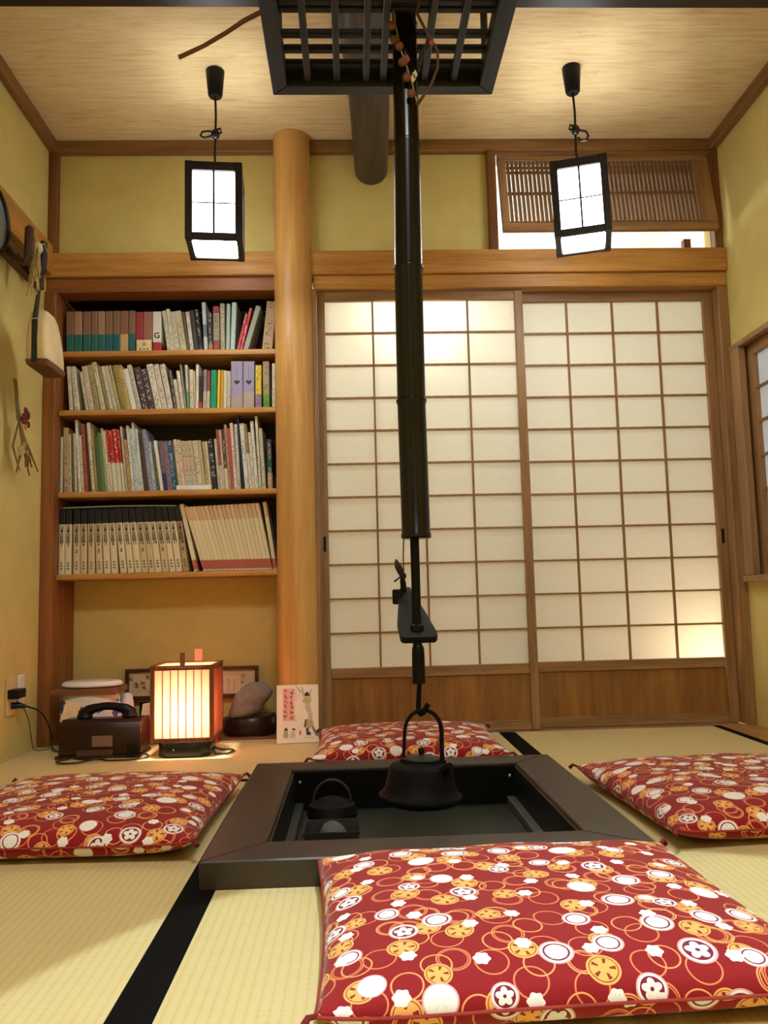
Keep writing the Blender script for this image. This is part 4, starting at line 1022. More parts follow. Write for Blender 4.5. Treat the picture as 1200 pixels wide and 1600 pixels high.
def cushion(cx, cy, sx, sy, rz, hgt, seed, label):
    """flat square floor cushion, piped seam round the middle, domed top"""
    N = 56
    zs = 0.036
    def shape(u, v):                  # outline pulled in between the corners
        pin = 0.030
        x = u*sx/2*(1-pin*(1-v*v)*0.0) ; y = v*sy/2
        x *= 1-0.035*(1-abs(v)**2)*abs(u)**3 * 1.0 + 0.0
        y *= 1-0.035*(1-abs(u)**2)*abs(v)**3
        return x, y
    def dome(u, v):
        a = max(0.0, 1-abs(u)**3.4); b = max(0.0, 1-abs(v)**3.4)
        return (a*b)**0.42
    me_v = []; uvs = []; idx = {}
    for side in (1, -1):
        for i in range(N+1):
            for j in range(N+1):
                u = -1+2*i/N; v = -1+2*j/N
                u = math.sin(u*PI/2)*0.35+u*0.65; v = math.sin(v*PI/2)*0.35+v*0.65
                edge = i in (0, N) or j in (0, N)
                if side == -1 and edge: idx[(side, i, j)] = idx[(1, i, j)]; continue
                x, y = shape(u, v); d = dome(u, v)
                if side == 1:
                    wr = 0.0025*math.sin(9*u+seed)*math.sin(7*v+2*seed)*d
                    z = zs+(hgt-zs)*d+wr
                else: z = max(0.0006, zs*(1-d*1.25))
                # corners curl up slightly
                if edge or True: z += 0.010*(abs(u)*abs(v))**6*(1 if side == 1 else 1)
                idx[(side, i, j)] = len(me_v); me_v.append((x, y, z))
    faces = []; fuv = []; arc = {}
    for side in (1, -1):
        for ax in (0, 1):
            P_ = [Vector(me_v[idx[(side,)+((k, N//2) if ax == 0 else (N//2, k))]]) for k in range(N+1)]
            L_ = [0.0]
            for k in range(N): L_.append(L_[-1]+(P_[k+1]-P_[k]).length)
            arc[(side, ax)] = [l-L_[-1]/2 for l in L_]
    for side in (1, -1):
        for i in range(N):
            for j in range(N):
                q = [(i, j), (i+1, j), (i+1, j+1), (i, j+1)]
                if side == -1: q = q[::-1]
                faces.append([idx[(side,)+k] for k in q])
                fuv.append([(arc[(side, 0)][k[0]]+(0 if side == 1 else 0.5), arc[(side, 1)][k[1]]+(0 if side == 1 else 0.31)) for k in q])
    me = bpy.data.meshes.new('cover'); me.from_pydata(me_v, [], faces)
    ul = me.uv_layers.new(name='UVMap')
    flat = [c for f in fuv for p_ in f for c in p_]
    ul.data.foreach_set('uv', flat)
    me.polygons.foreach_set('use_smooth', [True]*len(me.polygons))
    cm = cushion_mat(seed); me.materials.append(cm)
    root = tag(empty('floor_cushion', (cx, cy, 0.0015)), label, 'cushion', 'patterned red floor cushions round the hearth')
    o = bpy.data.objects.new('cover', me); COL.objects.link(o); o.parent = root; W[o] = W[root]
    # piped seam
    ring = []
    for k in range(N): ring.append(me_v[idx[(1, k, 0)]])
    for k in range(N): ring.append(me_v[idx[(1, N, k)]])
    for k in range(N): ring.append(me_v[idx[(1, N-k, N)]])
    for k in range(N): ring.append(me_v[idx[(1, 0, N-k)]])
    ring.append(ring[0])
    wp = Vector(W[root])
    G().tube([Vector(p_)+wp for p_ in ring], 0.0022, 6, caps=False).emit('piping', plain('seam_red_%d' % seed, (150, 48, 40), 0.8), root, origin=wp)
    for k, (i, j) in enumerate(((0, 0), (N, 0), (N, N), (0, N))):
        p_ = Vector(me_v[idx[(1, i, j)]])+wp
        dv = Vector((1 if i else -1, 1 if j else -1, 0)).normalized()
        G().tube([p_-dv*0.004, p_+dv*0.010+Vector((0, 0, 0.003)), p_+dv*0.020-Vector((0, 0, 0.006))], [0.003, 0.004, 0.0055], 8).emit('corner_tassel', plain('tassel_red_%d%d' % (seed, k), (112, 26, 28), 0.9), root, origin=wp)
    root.rotation_euler.z = rz
    return root
cushion(0.265, 1.345, 0.665, 0.60, R(2.0), 0.088, 1, 'red patterned cushion in front of the hearth, closest to the viewer')
cushion(-0.652, 2.115, 0.64, 0.64, R(-2.0), 0.088, 2, 'red patterned cushion beside the hearth, in front of the telephone')
cushion(0.955, 2.085, 0.64, 0.66, R(3.0), 0.090, 3, 'red patterned cushion beside the hearth, below the lattice window side')
cushion(0.170, 2.905, 0.62, 0.56, R(-1.0), 0.090, 4, 'red patterned cushion behind the hearth, against the sliding doors')

# ------------------------------------------------------------------ alcove things
# floor lantern
LX, LY = -0.605, 2.985+0.085
AW = wood('andon_wood', (110, 58, 34), (146, 84, 50), 'z')
an = tag(empty('floor_lantern', (LX, LY, 0.0015)), 'glowing square paper floor lantern with wooden slats on black base', 'lamp')
aw, zb0, zb1, zt_ = 0.102, 0.0018, 0.056, 0.312
pts8 = [(-0.09, -0.06), (-0.06, -0.09), (0.06, -0.09), (0.09, -0.06), (0.09, 0.06), (0.06, 0.09), (-0.06, 0.09), (-0.09, 0.06)]
G().prism([(LX+a, LY+b) for a, b in pts8], 'z', zb0, zb1).emit('base', plain('andon_base', (20, 16, 13), 0.35), an, 0.003)
G().ball((LX-0.032, LY-0.091, 0.028), 0.003, seg=8, rings=6).emit('screw', plain('screw_steel', (170, 168, 160), 0.3, 0.8), an)
for sx in (-1, 1):
    for sy in (-1, 1):
        G().box(LX+sx*aw-0.007, LX+sx*aw+0.007, LY+sy*aw-0.007, LY+sy*aw+0.007, zb1+0.0005, zt_).emit('post', AW, an, 0.001)
for z0, z1 in ((zb1+0.001, zb1+0.014), (zt_-0.010, zt_-0.001)):
    for a in range(4):
        Mx = Matrix.Translation((LX, LY, 0)) @ Matrix.Rotation(a*PI/2, 4, 'Z')
        G().box(-aw+0.0075, aw-0.0075, -aw-0.006, -aw+0.006, z0, z1, Mx).emit('rail', AW, an, 0.001)
for a in range(4):
    Mx = Matrix.Translation((LX, LY, 0)) @ Matrix.Rotation(a*PI/2, 4, 'Z')
    G().box(-aw+0.0075, aw-0.0075, -aw+0.0022, -aw+0.0028, zb1+0.0145, zt_-0.0105, Mx).emit('paper_panel', ANDON_PAPER, an, smooth=False)
    for k in range(6):
        x = -aw+0.0075+(2*aw-0.015)*(k+1)/7
        G().box(x-0.0012, x+0.0012, -aw-0.004, -aw+0.0018, zb1+0.0145, zt_-0.0105, Mx).emit('slat', AW, an)
G().box(LX-aw-0.010, LX+aw+0.010, LY-aw-0.010, LY-aw+0.004, zt_, zt_+0.006).emit('top_rail', AW, an, 0.001)
G().box(LX-aw-0.010, LX+aw+0.010, LY+aw-0.004, LY+aw+0.010, zt_, zt_+0.006).emit('top_rail', AW, an, 0.001)
G().box(LX-aw-0.010, LX-aw+0.004, LY-aw+0.0045, LY+aw-0.0045, zt_, zt_+0.006).emit('top_rail', AW, an, 0.001)
G().box(LX+aw-0.004, LX+aw+0.010, LY-aw+0.0045, LY+aw-0.0045, zt_, zt_+0.006).emit('top_rail', AW, an, 0.001)
G().box(LX-aw+0.006, LX+aw-0.006, LY-aw+0.006, LY+aw-0.006, zt_+0.001, zt_+0.0018).emit('top_paper', ANDON_PAPER, an)
G().box(LX-0.006, LX+0.010, LY-aw-0.008, LY-aw+0.006, zt_+0.0065, zt_+0.050).emit('handle_post', AW, an, 0.001)
G().box(LX+0.006, LX+0.034, LY+aw-0.006, LY+aw+0.008, zt_+0.0065, zt_+0.052).emit('handle_post', plain('pale_handle', (206, 150, 118), 0.6), an, 0.001)
G().ball((LX, LY, 0.155), 0.022).emit('bulb', BULB, an)
G().lathe([(0.014, 0), (0.014, 0.07)], 12, (LX, LY, zb1+0.001)).emit('bulb_holder', BLACK, an)
lamp('floor_lantern_light', 'POINT', (LX, LY-0.072, 0.15), ANDON_W, (1, 0.87, 0.73), 0.02)
CORDM = plain('black_cord', (14, 13, 12), 0.4)
tag(G().tube([(LX+0.09, LY-0.02, 0.02), (LX+0.105, LY-0.05, 0.006), (LX+0.15, LY-0.055, 0.005), (LX+0.165, LY+0.0, 0.005), (LX+0.155, LY+0.03, 0.005), (LX+0.11, LY+0.03, 0.006), (LX+0.092, LY+0.01, 0.018)], 0.0035, 8).emit('cord', CORDM, an))

# telephone
ph = tag(empty('telephone', (-0.905, 3.085, 0.0015)), 'dark wooden telephone with black handset standing by left wall', 'telephone')
PHW = wood('phone_box_wood', (30, 14, 10), (44, 22, 15), 'x', rough=0.35)
px0, px1, py0, py1 = -1.045, -0.760, 3.02, 3.15
G().prism([(py0, 0.012), (py1, 0.012), (py1, 0.128), (py0+0.03, 0.132), (py0+0.004, 0.11)], 'x', px0, px1).emit('case', PHW, ph, 0.003)
G().box(px0-0.012, px1+0.004, py0-0.006, py1+0.01, 0.0018, 0.0115).emit('base_plate', PHW, ph, 0.002)
G().box(px1-0.045, px1-0.012, py0-0.010, py0-0.0065, 0.004, 0.05).emit('foot', BLACK, ph, 0.002)
a = at(144, 1150, py0); b = at(176, 1166, py0)
G().box(a.x, b.x, py0-0.0025, py0-0.0003, b.z, a.z).emit('label_plate', plain('phone_plate', (132, 100, 84), 0.4), ph, 0.0008)
a = at(120, 1173, py0); b = at(176, 1181, py0)
G().box(a.x, b.x, py0-0.0025, py0-0.0003, b.z, a.z).emit('slot_plate', plain('slot_plate_brown', (82, 58, 46), 0.4), ph, 0.0008)
hc = Vector((-0.895, 3.085, 0.135))
hp = []
for k in range(13):
    t_ = k/12; hp.append((hc.x-0.098+0.196*t_, hc.y, hc.z+0.012+0.026*math.sin(PI*t_)))
G().tube(hp, [0.012, 0.017, 0.019, 0.017, 0.0145, 0.014, 0.014, 0.014, 0.0145, 0.017, 0.019, 0.017, 0.012], 14).emit('handset', BLACK, ph)
for s_ in (-1, 1):
    G().lathe([(0.026, -0.002), (0.028, 0.004), (0.024, 0.014), (0.016, 0.02)], 20, (hc.x+s_*0.08, hc.y, hc.z-0.001)).emit('ear_piece' if s_ < 0 else 'mouth_piece', BLACK, ph)
cordp = [(-1.0, 3.0, 0.006), (-1.03, 2.96, 0.005), (-1.0, 2.925, 0.005), (-0.95, 2.93, 0.005), (-0.9, 2.965, 0.008), (-0.85, 2.955, 0.005), (-0.78, 2.955, 0.005), (-0.735, 2.99, 0.005), (-0.735, 3.03, 0.005), (-0.752, 3.05, 0.006)]
def smooth_path(pts, n=6):
    P = [Vector(p_) for p_ in pts]; P = [P[0]]+P+[P[-1]]; o = []
    for i in range(1, len(P)-2):
        for k in range(n):
            t_ = k/n
            o.append(0.5*((2*P[i])+(P[i+1]-P[i-1])*t_+(2*P[i-1]-5*P[i]+4*P[i+1]-P[i+2])*t_*t_+(3*P[i]-P[i-1]-3*P[i+1]+P[i+2])*t_**3))
    o.append(P[-2]); return o
tag(G().tube(smooth_path(cordp), 0.0032, 8).emit('handset_cord', CORDM, ph))
tag(G().tube(smooth_path([(-0.99, 2.985, 0.011), (-0.95, 2.95, 0.012), (-0.90, 2.945, 0.012), (-0.86, 2.97, 0.012), (-0.84, 2.99, 0.011)]), 0.0028, 8).emit('line_cord', CORDM, ph))
# memo cards leaning behind the phone
Mx = Matrix.Translation(at(112, 1112, 3.165)) @ Matrix.Rotation(R(16), 4, 'Y') @ Matrix.Rotation(R(-8), 4, 'X')
tag(G().box(-0.024, 0.026, -0.002, 0.002, -0.045, 0.034, Mx).box(-0.030, -0.024, -0.002, 0.02, -0.045, 0.034, Mx).emit('memo_card', plain('cream_memo', (236, 206, 166), 0.7)), 'cream memo block tilted behind the telephone', 'memo block')
# porcelain hand warmer with lid on a wooden board
PCX, PCY = -1.02, 3.30
def porcelain():
    t = NT('blue_white_porcelain'); v = t.coord('Object')
    n = t.noise(v, 16, 4, 0.6); n2 = t.noise(v, 55, 2)
    s = t.add('ShaderNodeSeparateXYZ'); t.l.new(v, s.inputs[0])
    zone = t.math('MULTIPLY', t.math('GREATER_THAN', s.outputs[2], 0.03), t.math('LESS_THAN', s.outputs[2], 0.17))
    f = t.math('MULTIPLY', t.math('GREATER_THAN', t.math('ADD', n, t.math('MULTIPLY', n2, 0.12)), 0.62), zone)
    return t.base(t.mix(f, lin((228, 228, 230)), lin((88, 84, 148))), 0.12, 0, 0.6)
bp = tag(G().lathe([(0.075, 0.0), (0.10, 0.01), (0.114, 0.06), (0.116, 0.12), (0.110, 0.17), (0.102, 0.190), (0.096, 0.190), (0.10, 0.165), (0.0, 0.15)], 40, (PCX, PCY, 0.0095), 1, 0.68).emit('porcelain_brazier', porcelain()), 'white porcelain brazier with blue painted flowers behind the telephone', 'brazier')
bd_ = tag(G().box(PCX-0.128, PCX+0.118, PCY-0.085, PCY+0.085, 0.2, 0.222).emit('wooden_board', wood('lid_board_wood', (104, 66, 40), (138, 92, 58), 'x'), None, 0.002), 'brown wooden board lying across the porcelain brazier', 'board')
tag(G().lathe([(0.10, 0.0), (0.114, 0.004), (0.116, 0.010), (0.108, 0.020), (0.095, 0.024), (0.0, 0.025)], 36, (PCX+0.004, PCY, 0.2235), 1.0, 0.66).emit('oval_dish', plain('white_enamel', (232, 226, 222), 0.25, var=0.03)), 'white oval dish lying on the wooden board over the brazier', 'dish')
tag(G().lathe([(0.02, 0.0), (0.024, 0.01), (0.024, 0.14), (0.018, 0.178), (0.006, 0.186)], 20, (-0.885, 3.315, 0.0095)).emit('white_bottle', plain('white_china', (222, 220, 220), 0.25, var=0.03)), 'slim white china bottle beside the porcelain brazier', 'bottle')
# magazine stand with papers
ms = tag(empty('magazine_rack', (-0.79, 3.335, 0.0095)), 'dark magazine rack with papers between telephone and floor lantern', 'magazine rack')
G().box(-0.855, -0.725, 3.375, 3.385, 0.0098, 0.15).emit('back_board', BLACK, ms, 0.001)
G().box(-0.855, -0.725, 3.30, 3.308, 0.0098, 0.09).emit('front_board', BLACK, ms, 0.001)
G().box(-0.855, -0.725, 3.3085, 3.3745, 0.0098, 0.016).emit('bottom_board', BLACK, ms)
for k, (x, y, c, h_, r_) in enumerate(((-0.83, 3.33, (222, 214, 190), 0.13, 8), (-0.79, 3.345, (226, 220, 200), 0.135, -10), (-0.752, 3.352, (214, 204, 178), 0.125, 14))):
    Mx = Matrix.Translation((x, y, 0.017)) @ Matrix.Rotation(R(r_), 4, 'Y')
    tag(G().box(-0.018, 0.018, -0.003, 0.003, 0, h_, Mx).emit('folded_paper', plain('folded_paper_%d' % k, c, 0.8)), '%s folded paper standing in the dark magazine rack' % ('first', 'second', 'third')[k], 'paper')
Mx = Matrix.Translation((-0.738, 3.27, 0.0103)) @ Matrix.Rotation(R(14), 4, 'Y') @ Matrix.Rotation(R(-14), 4, 'X')
tag(G().box(-0.03, 0.03, -0.002, 0.002, 0, 0.10, Mx).emit('leaflet', plain('red_leaflet', (188, 74, 62), 0.6)), 'red leaflet leaning beside the dark magazine rack', 'leaflet')
_rb = at(341, 1120, 3.31)
tag(G().box(_rb.x-0.012, _rb.x+0.006, 3.27, 3.325, 0.0005, 0.165).emit('red_box', plain('red_card_box', (176, 50, 36), 0.5), None, 0.001), 'narrow red box standing behind the floor lantern', 'box')
# rock on its dark wooden stand
RX, RY = -0.405, 3.42
st = G()
prof = [(0.10, 0.0), (0.108, 0.02), (0.105, 0.058), (0.098, 0.070), (0.0, 0.066)]
stv = st.lathe(prof, 28, (RX-0.025, RY+0.015, 0.006), 1.0, 0.82)
stv.v = [Vector((p_.x+0.004*math.sin(p_.y*160+p_.x*90), p_.y, p_.z+(0.014*max(0, (p_.x-RX)/0.1) if p_.z > 0.05 else 0))) for p_ in stv.v]
tag(st.emit('rock_stand', wood('stump_wood', (22, 13, 10), (38, 22, 15), 'z', rough=0.3)), 'dark polished stump stand under the grey rock', 'stand')
rc = Vector((RX-0.02, RY-0.01, 0.143))
def rockf(p_):
    d = p_-rc; n = d.normalized() if d.length else d
    k = 1+0.10*math.sin(n.x*3+1.2)*math.cos(n.y*2.6)+0.06*math.sin(n.z*5+n.x*4)+0.03*math.sin(n.x*11)*math.sin(n.z*9+2)
    k -= 0.16*math.exp(-((n.x-0.22)**2+(n.z-0.45)**2+(n.y+0.85)**2)*9)
    d = d*k
    return rc+Matrix.Rotation(R(-36), 4, 'Y') @ d
tag(G().ball(rc, 0.062, (1.75, 1.0, 0.88), 40, 26, rockf).emit('viewing_rock', plain('grey_stone', (134, 122, 112), 0.85, scale=34, var=0.18, bump=0.35), ang=80), 'smooth grey rock resting on the dark stump stand', 'rock')
# framed calligraphy
p = at(196, 1046, 3.535); q = at(404, 1088, 3.535)
cf = tag(empty('framed_calligraphy', ((p.x+q.x)/2, 3.545, q.z)), 'long framed brush writing behind the floor lantern', 'picture')
FRW = wood('calligraphy_frame', (58, 32, 20), (82, 48, 30), 'x')
for x0, x1, z0, z1 in ((p.x, q.x, p.z-0.014, p.z), (p.x, q.x, q.z, q.z+0.014), (p.x, p.x+0.014, q.z+0.0145, p.z-0.0145), (q.x-0.014, q.x, q.z+0.0145, p.z-0.0145)):
    G().box(x0, x1, 3.528, 3.548, z0, z1).emit('frame_side', FRW, cf, 0.001)
G().box(p.x+0.0145, q.x-0.0145, 3.540, 3.543, q.z+0.0145, p.z-0.0145).emit('mount', plain('mount_paper', (206, 190, 156), 0.8), cf)
a = at(333, 1057, 3.538); b = at(376, 1085, 3.538)
G().box(a.x, b.x, 3.5375, 3.5395, q.z+0.0145, a.z).emit('writing_sheet', plain('writing_paper', (228, 200, 172), 0.8), cf)
def stroke(g, pts, wdt, y):               # a brush stroke: tapered flat ribbon facing the room
    P = [Vector((u, 0, v)) for u, v in pts]; n = len(P); vs = []
    for i in range(n):
        t_ = (P[min(i+1, n-1)]-P[max(i-1, 0)]).normalized(); nn = Vector((-t_.z, 0, t_.x))
        k = wdt*(0.45+0.55*math.sin(PI*(i+0.6)/(n+0.2)))
        for s_ in (-1, 1):
            for dy in (0, 0.0005): vs.append((P[i].x+nn.x*k*s_, y+dy, P[i].z+nn.z*k*s_))
    fs = []
    for i in range(n-1):
        a_ = i*4; fs += [(a_, a_+2, a_+6, a_+4), (a_+1, a_+5, a_+7, a_+3), (a_, a_+4, a_+5, a_+1), (a_+2, a_+3, a_+7, a_+6)]
    fs += [(0, 1, 3, 2), ((n-1)*4, (n-1)*4+2, (n-1)*4+3, (n-1)*4+1)]
    g._add(vs, fs)
rnd = random.Random(3)
def glyph(g, cx, cz, s, y, wdt):          # an illegible brushed character
    for k in range(rnd.randint(4, 6)):
        ox_, oz_ = s*(rnd.random()-0.5)*0.6, s*(rnd.random()-0.5)*0.6
        an_ = rnd.choice((0.1, 0.25, 1.2, 1.9, 2.4))+rnd.uniform(-0.25, 0.25); ln_ = s*rnd.uniform(0.2, 0.5); bend = s*rnd.uniform(-0.12, 0.12)
        dx_, dz_ = math.cos(an_)*ln_, math.sin(an_)*ln_
        stroke(g, [(cx+ox_-dx_, cz+oz_-dz_), (cx+ox_-dz_/ln_*bend, cz+oz_+dx_/ln_*bend), (cx+ox_+dx_, cz+oz_+dz_)], wdt*rnd.uniform(0.7, 1.2), y)
g = G()
for x, y, s in ((204, 1060, 10), (212, 1072, 9), (222, 1066, 11), (230, 1058, 10), (226, 1074, 8)):
    c = at(x, y, 3.539); glyph(g, c.x, c.z, s*0.0026, 3.5388, 0.0016)
for x, y, s in ((341, 1054, 8), (379, 1055, 6), (379, 1065, 6), (391, 1068, 4)):
    c = at(x, y, 3.539); glyph(g, c.x, c.z, s*0.0026, 3.5366, 0.0012)
for k, x in enumerate((340, 348, 357, 366)):
    c0_ = at(x, 1060, 3.537)
    for m in range(5): glyph(g, c0_.x, c0_.z-0.006-0.0125*m, 0.007, 3.5366, 0.0006)
g.emit('brush_writing', INKP, cf, smooth=False)
# illustrated board leaning on the pillar foot
p = at(432, 1163, 3.20); q = at(498, 1160, 3.20); tz = at(465, 1070, 3.235).z
bw = q.x-p.x; bh = tz/math.cos(R(8))
bk = tag(empty('picture_book', ((p.x+q.x)/2, 3.205, 0.0015)), 'white picture book with a pink title panel leaning on the pillar foot', 'book')
c = W[bk]
COVER = plain('picture_book_cover', (236, 224, 206), 0.5, var=0.03)
G().box(c.x-bw/2, c.x+bw/2, c.y, c.y+0.0025, 0.0018, bh).emit('front_cover', COVER, bk, 0.0006)
G().box(c.x-bw/2, c.x+bw/2, c.y+0.0125, c.y+0.015, 0.0018, bh).emit('back_cover', COVER, bk, 0.0006)
G().box(c.x-bw/2+0.002, c.x+bw/2-0.002, c.y+0.0026, c.y+0.0124, 0.004, bh-0.003).emit('pages', PAGES, bk)
def U(u, v): return (c.x-bw/2+bw*u, 0.0018+(bh-0.0018)*(1-v))     # book cover coordinates, v down
yb = c.y-0.0006
PKP = plain('pink_title_panel', (232, 178, 170), 0.6)
a = U(0.15, 0.06); b = U(0.43, 0.62)
G().box(a[0], b[0], c.y-0.0003, c.y, b[1], a[1]).emit('title_panel', PKP, bk)
g = G()
for k in range(6):
    for m in (0, 1):
        x, z = U(0.215+0.15*m, 0.11+0.085*k+0.02*m); glyph(g, x, z, 0.017, yb-0.0003, 0.0011)
g.emit('title_writing', INKR, bk, smooth=False)
g = G()
for k in range(4):
    x, z = U(0.465, 0.1+0.055*k); glyph(g, x, z, 0.006, yb, 0.0005)
for k in range(2):
    x, z = U(0.46, 0.55+0.06*k); glyph(g, x, z, 0.006, yb, 0.0005)
g.emit('small_writing', INKP, bk, smooth=False)
def blob(name, pts, col, dy=0.0):
    G().prism([U(*p_) for p_ in pts], 'y', yb-dy, yb-dy+0.0004).emit(name, plain(name+'_ink', col, 0.6), bk, smooth=False)
blob('tree_trunk', [(0.70, 0.30), (0.80, 0.30), (0.82, 0.42), (0.86, 0.55), (0.84, 0.66), (0.98, 0.84), (0.95, 0.88), (0.80, 0.72), (0.74, 0.60), (0.75, 0.50), (0.68, 0.40)], (196, 184, 164))
blob('tree_root', [(0.84, 0.70), (0.99, 0.84), (0.99, 0.90), (0.93, 0.88), (0.86, 0.78)], (128, 112, 86), 0.0003)
g = G()
for pts in ([(0.47, 0.03), (0.55, 0.10), (0.60, 0.14)], [(0.60, 0.04), (0.63, 0.12), (0.64, 0.2)], [(0.83, 0.08), (0.80, 0.16), (0.82, 0.3)]):
    stroke(g, [U(*p_) for p_ in pts], 0.0014, yb)
g.emit('tree_branch', plain('branch_ink', (112, 104, 90), 0.6), bk, smooth=False)
blob('climber_hat', [(0.66, 0.20), (0.68, 0.15), (0.72, 0.13), (0.73, 0.11), (0.74, 0.13), (0.78, 0.16), (0.79, 0.20)], (54, 40, 28), 0.0006)
blob('climber_robe', [(0.66, 0.21), (0.80, 0.21), (0.84, 0.28), (0.78, 0.34), (0.70, 0.33), (0.62, 0.30)], (190, 176, 128), 0.0005)
blob('helper_jacket', [(0.66, 0.70), (0.72, 0.60), (0.86, 0.62), (0.88, 0.70), (0.78, 0.76), (0.68, 0.74)], (184, 164, 110), 0.0006)
blob('helper_sleeve', [(0.65, 0.74), (0.68, 0.60), (0.72, 0.60), (0.70, 0.72)], (92, 70, 48), 0.0009)
blob('helper_trousers', [(0.70, 0.75), (0.76, 0.75), (0.77, 0.81), (0.82, 0.83), (0.81, 0.87), (0.71, 0.87)], (62, 70, 108), 0.0009)
blob('watcher_hat', [(0.17, 0.79), (0.20, 0.75), (0.225, 0.73), (0.25, 0.75), (0.27, 0.79)], (62, 54, 34), 0.0006)
blob('watcher_robe', [(0.16, 0.90), (0.17, 0.80), (0.27, 0.80), (0.28, 0.90)], (172, 166, 128), 0.0003)
blob('second_watcher_hair', [(0.36, 0.77), (0.39, 0.745), (0.44, 0.76), (0.455, 0.79), (0.42, 0.78)], (40, 36, 34), 0.0006)
blob('second_watcher_robe', [(0.32, 0.90), (0.34, 0.79), (0.42, 0.79), (0.45, 0.90)], (206, 198, 178), 0.0003)
blob('red_seal', [(0.54, 0.86), (0.545, 0.79), (0.575, 0.79), (0.59, 0.86)], (196, 92, 76), 0.0003)
g = G()
for u in (0.22, 0.38, 0.7, 0.82): stroke(g, [U(u-0.06, 0.915), U(u, 0.91), U(u+0.06, 0.918)], 0.0008, yb)
g.emit('ground_line', plain('ground_ink', (150, 144, 120), 0.6), bk, smooth=False)
bk.rotation_euler.x = -R(8)

# ------------------------------------------------------------------ left wall things
# socket plate with plugs
sk = tag(empty('wall_socket', (XL+0.0005, 3.06, 0.155)), 'cream wall socket low on the left wall with two plugs', 'socket')
G().box(XL+0.0005, XL+0.008, 3.005, 3.075, 0.155, 0.285).emit('face_plate', plain('socket_cream', (214, 190, 136), 0.5), sk, 0.002)
G().box(XL+0.0085, XL+0.046, 3.0, 3.075, 0.215, 0.247).emit('plug_adapter', BLACK, sk, 0.003)
G().tube([(XL+0.0085, 3.04, 0.188), (XL+0.03, 3.045, 0.190), (XL+0.055, 3.05, 0.184)], [0.012, 0.011, 0.006], 10).emit('plug', BLACK, sk)
tag(G().box(XL+0.0005, XL+0.012, 3.10, 3.15, 0.17, 0.29).emit('white_jack_box', plain('white_plastic', (228, 222, 214), 0.4, var=0.03), None, 0.003), 'white plastic jack box on the wall beside the socket', 'jack box')
tag(G().tube(smooth_path([(XL+0.056, 3.052, 0.184), (XL+0.075, 3.10, 0.165), (XL+0.082, 3.16, 0.13), (XL+0.085, 3.22, 0.06), (XL+0.09, 3.22, 0.008), (-1.11, 3.18, 0.006), (-1.07, 3.13, 0.012)]), 0.003, 8).emit('power_cord', CORDM, ph))
tag(G().tube(smooth_path([(XL+0.014, 3.13, 0.175), (XL+0.02, 3.17, 0.12), (XL+0.02, 3.20, 0.05), (XL+0.03, 3.21, 0.006), (-1.14, 3.23, 0.006), (-1.08, 3.16, 0.02)]), 0.002, 8).emit('wall_line', plain('grey_line', (96, 88, 72), 0.6), ph))
# peg bracket with strap and hanging basket bell
xs = XL+0.036
RACKW = wood('peg_wood', (50, 30, 20), (76, 46, 30), 'z')
pk = tag(empty('peg_rack', (xs, 2.98, 1.75)), 'dark wooden peg rack fixed to the rail on the left wall', 'peg rack')
G().box(XL+0.0005, XL+0.03, 2.62, 3.22, 1.775, 1.835).emit('back_board', wood('peg_board', (74, 50, 30), (102, 72, 44), 'y'), pk, 0.002)
PGX = XL+0.13
for y_, zt2 in ((2.80, 1.845), (2.925, 1.845)):
    c_ = RACKW if y_ < 2.9 else plain('dark_peg', (36, 32, 26), 0.6)
    G().tube([(XL+0.03, y_+0.02, 1.80), (XL+0.08, y_+0.008, 1.735), (PGX-0.012, y_, 1.715), (PGX, y_, 1.735), (PGX+0.002, y_, zt2-0.05), (PGX+0.002, y_, zt2-0.008), (PGX+0.002, y_, zt2)], [0.012, 0.013, 0.014, 0.0155, 0.0165, 0.015, 0.007], 10).emit('peg', c_, pk)
for y_ in (2.88, 3.06):
    G().box(XL+0.0302, XL+0.055, y_-0.02, y_+0.02, 1.765, 1.785).emit('block', BLACK, pk, 0.002)
hx, hy = -1.083, 2.945
hb_ = tag(empty('hanging_basket', (hx, hy, 1.365)), 'cream bell shaped wooden basket hanging by dark strap beside the bookcase', 'basket')
SKIN = plain('cream_hide', (212, 186, 138), 0.7, scale=12, var=0.12)
g = G(); secs = [(1.390, 0.040, 0.096), (1.41, 0.041, 0.097), (1.46, 0.0405, 0.092), (1.51, 0.038, 0.080), (1.545, 0.034, 0.064), (1.566, 0.028, 0.046), (1.574, 0.016, 0.028)]
vs = []; SEG = 36
for z_, ax, ay in secs:
    for k in range(SEG):
        t_ = 2*PI*k/SEG; e_ = 0.42
        cx_ = math.copysign(abs(math.cos(t_))**e_, math.cos(t_)); sy_ = math.copysign(abs(math.sin(t_))**e_, math.sin(t_))
        vs.append((hx+ax*cx_, hy+ay*sy_-(0.03*(z_-1.39)/0.18), z_))
fs = [(i*SEG+k, i*SEG+(k+1) % SEG, (i+1)*SEG+(k+1) % SEG, (i+1)*SEG+k) for i in range(len(secs)-1) for k in range(SEG)]
fs += [tuple(range(SEG))[::-1], tuple(range((len(secs)-1)*SEG, len(secs)*SEG))]
g._add(vs, fs).emit('body', SKIN, hb_)
G()._add([(hx+0.040*(1 if k in (1, 2) else -1), hy+0.094*(1 if k > 1 else -1), 1.3895) for k in range(4)] + [(hx+0.034*(1 if k in (1, 2) else -1), hy+0.086*(1 if k > 1 else -1), 1.368) for k in range(4)],
         [(0, 1, 2, 3), (7, 6, 5, 4), (0, 4, 5, 1), (1, 5, 6, 2), (2, 6, 7, 3), (3, 7, 4, 0)]).emit('base', plain('basket_base', (112, 74, 46), 0.7), hb_, 0.003)
STRP = plain('green_strap', (40, 46, 28), 0.8)
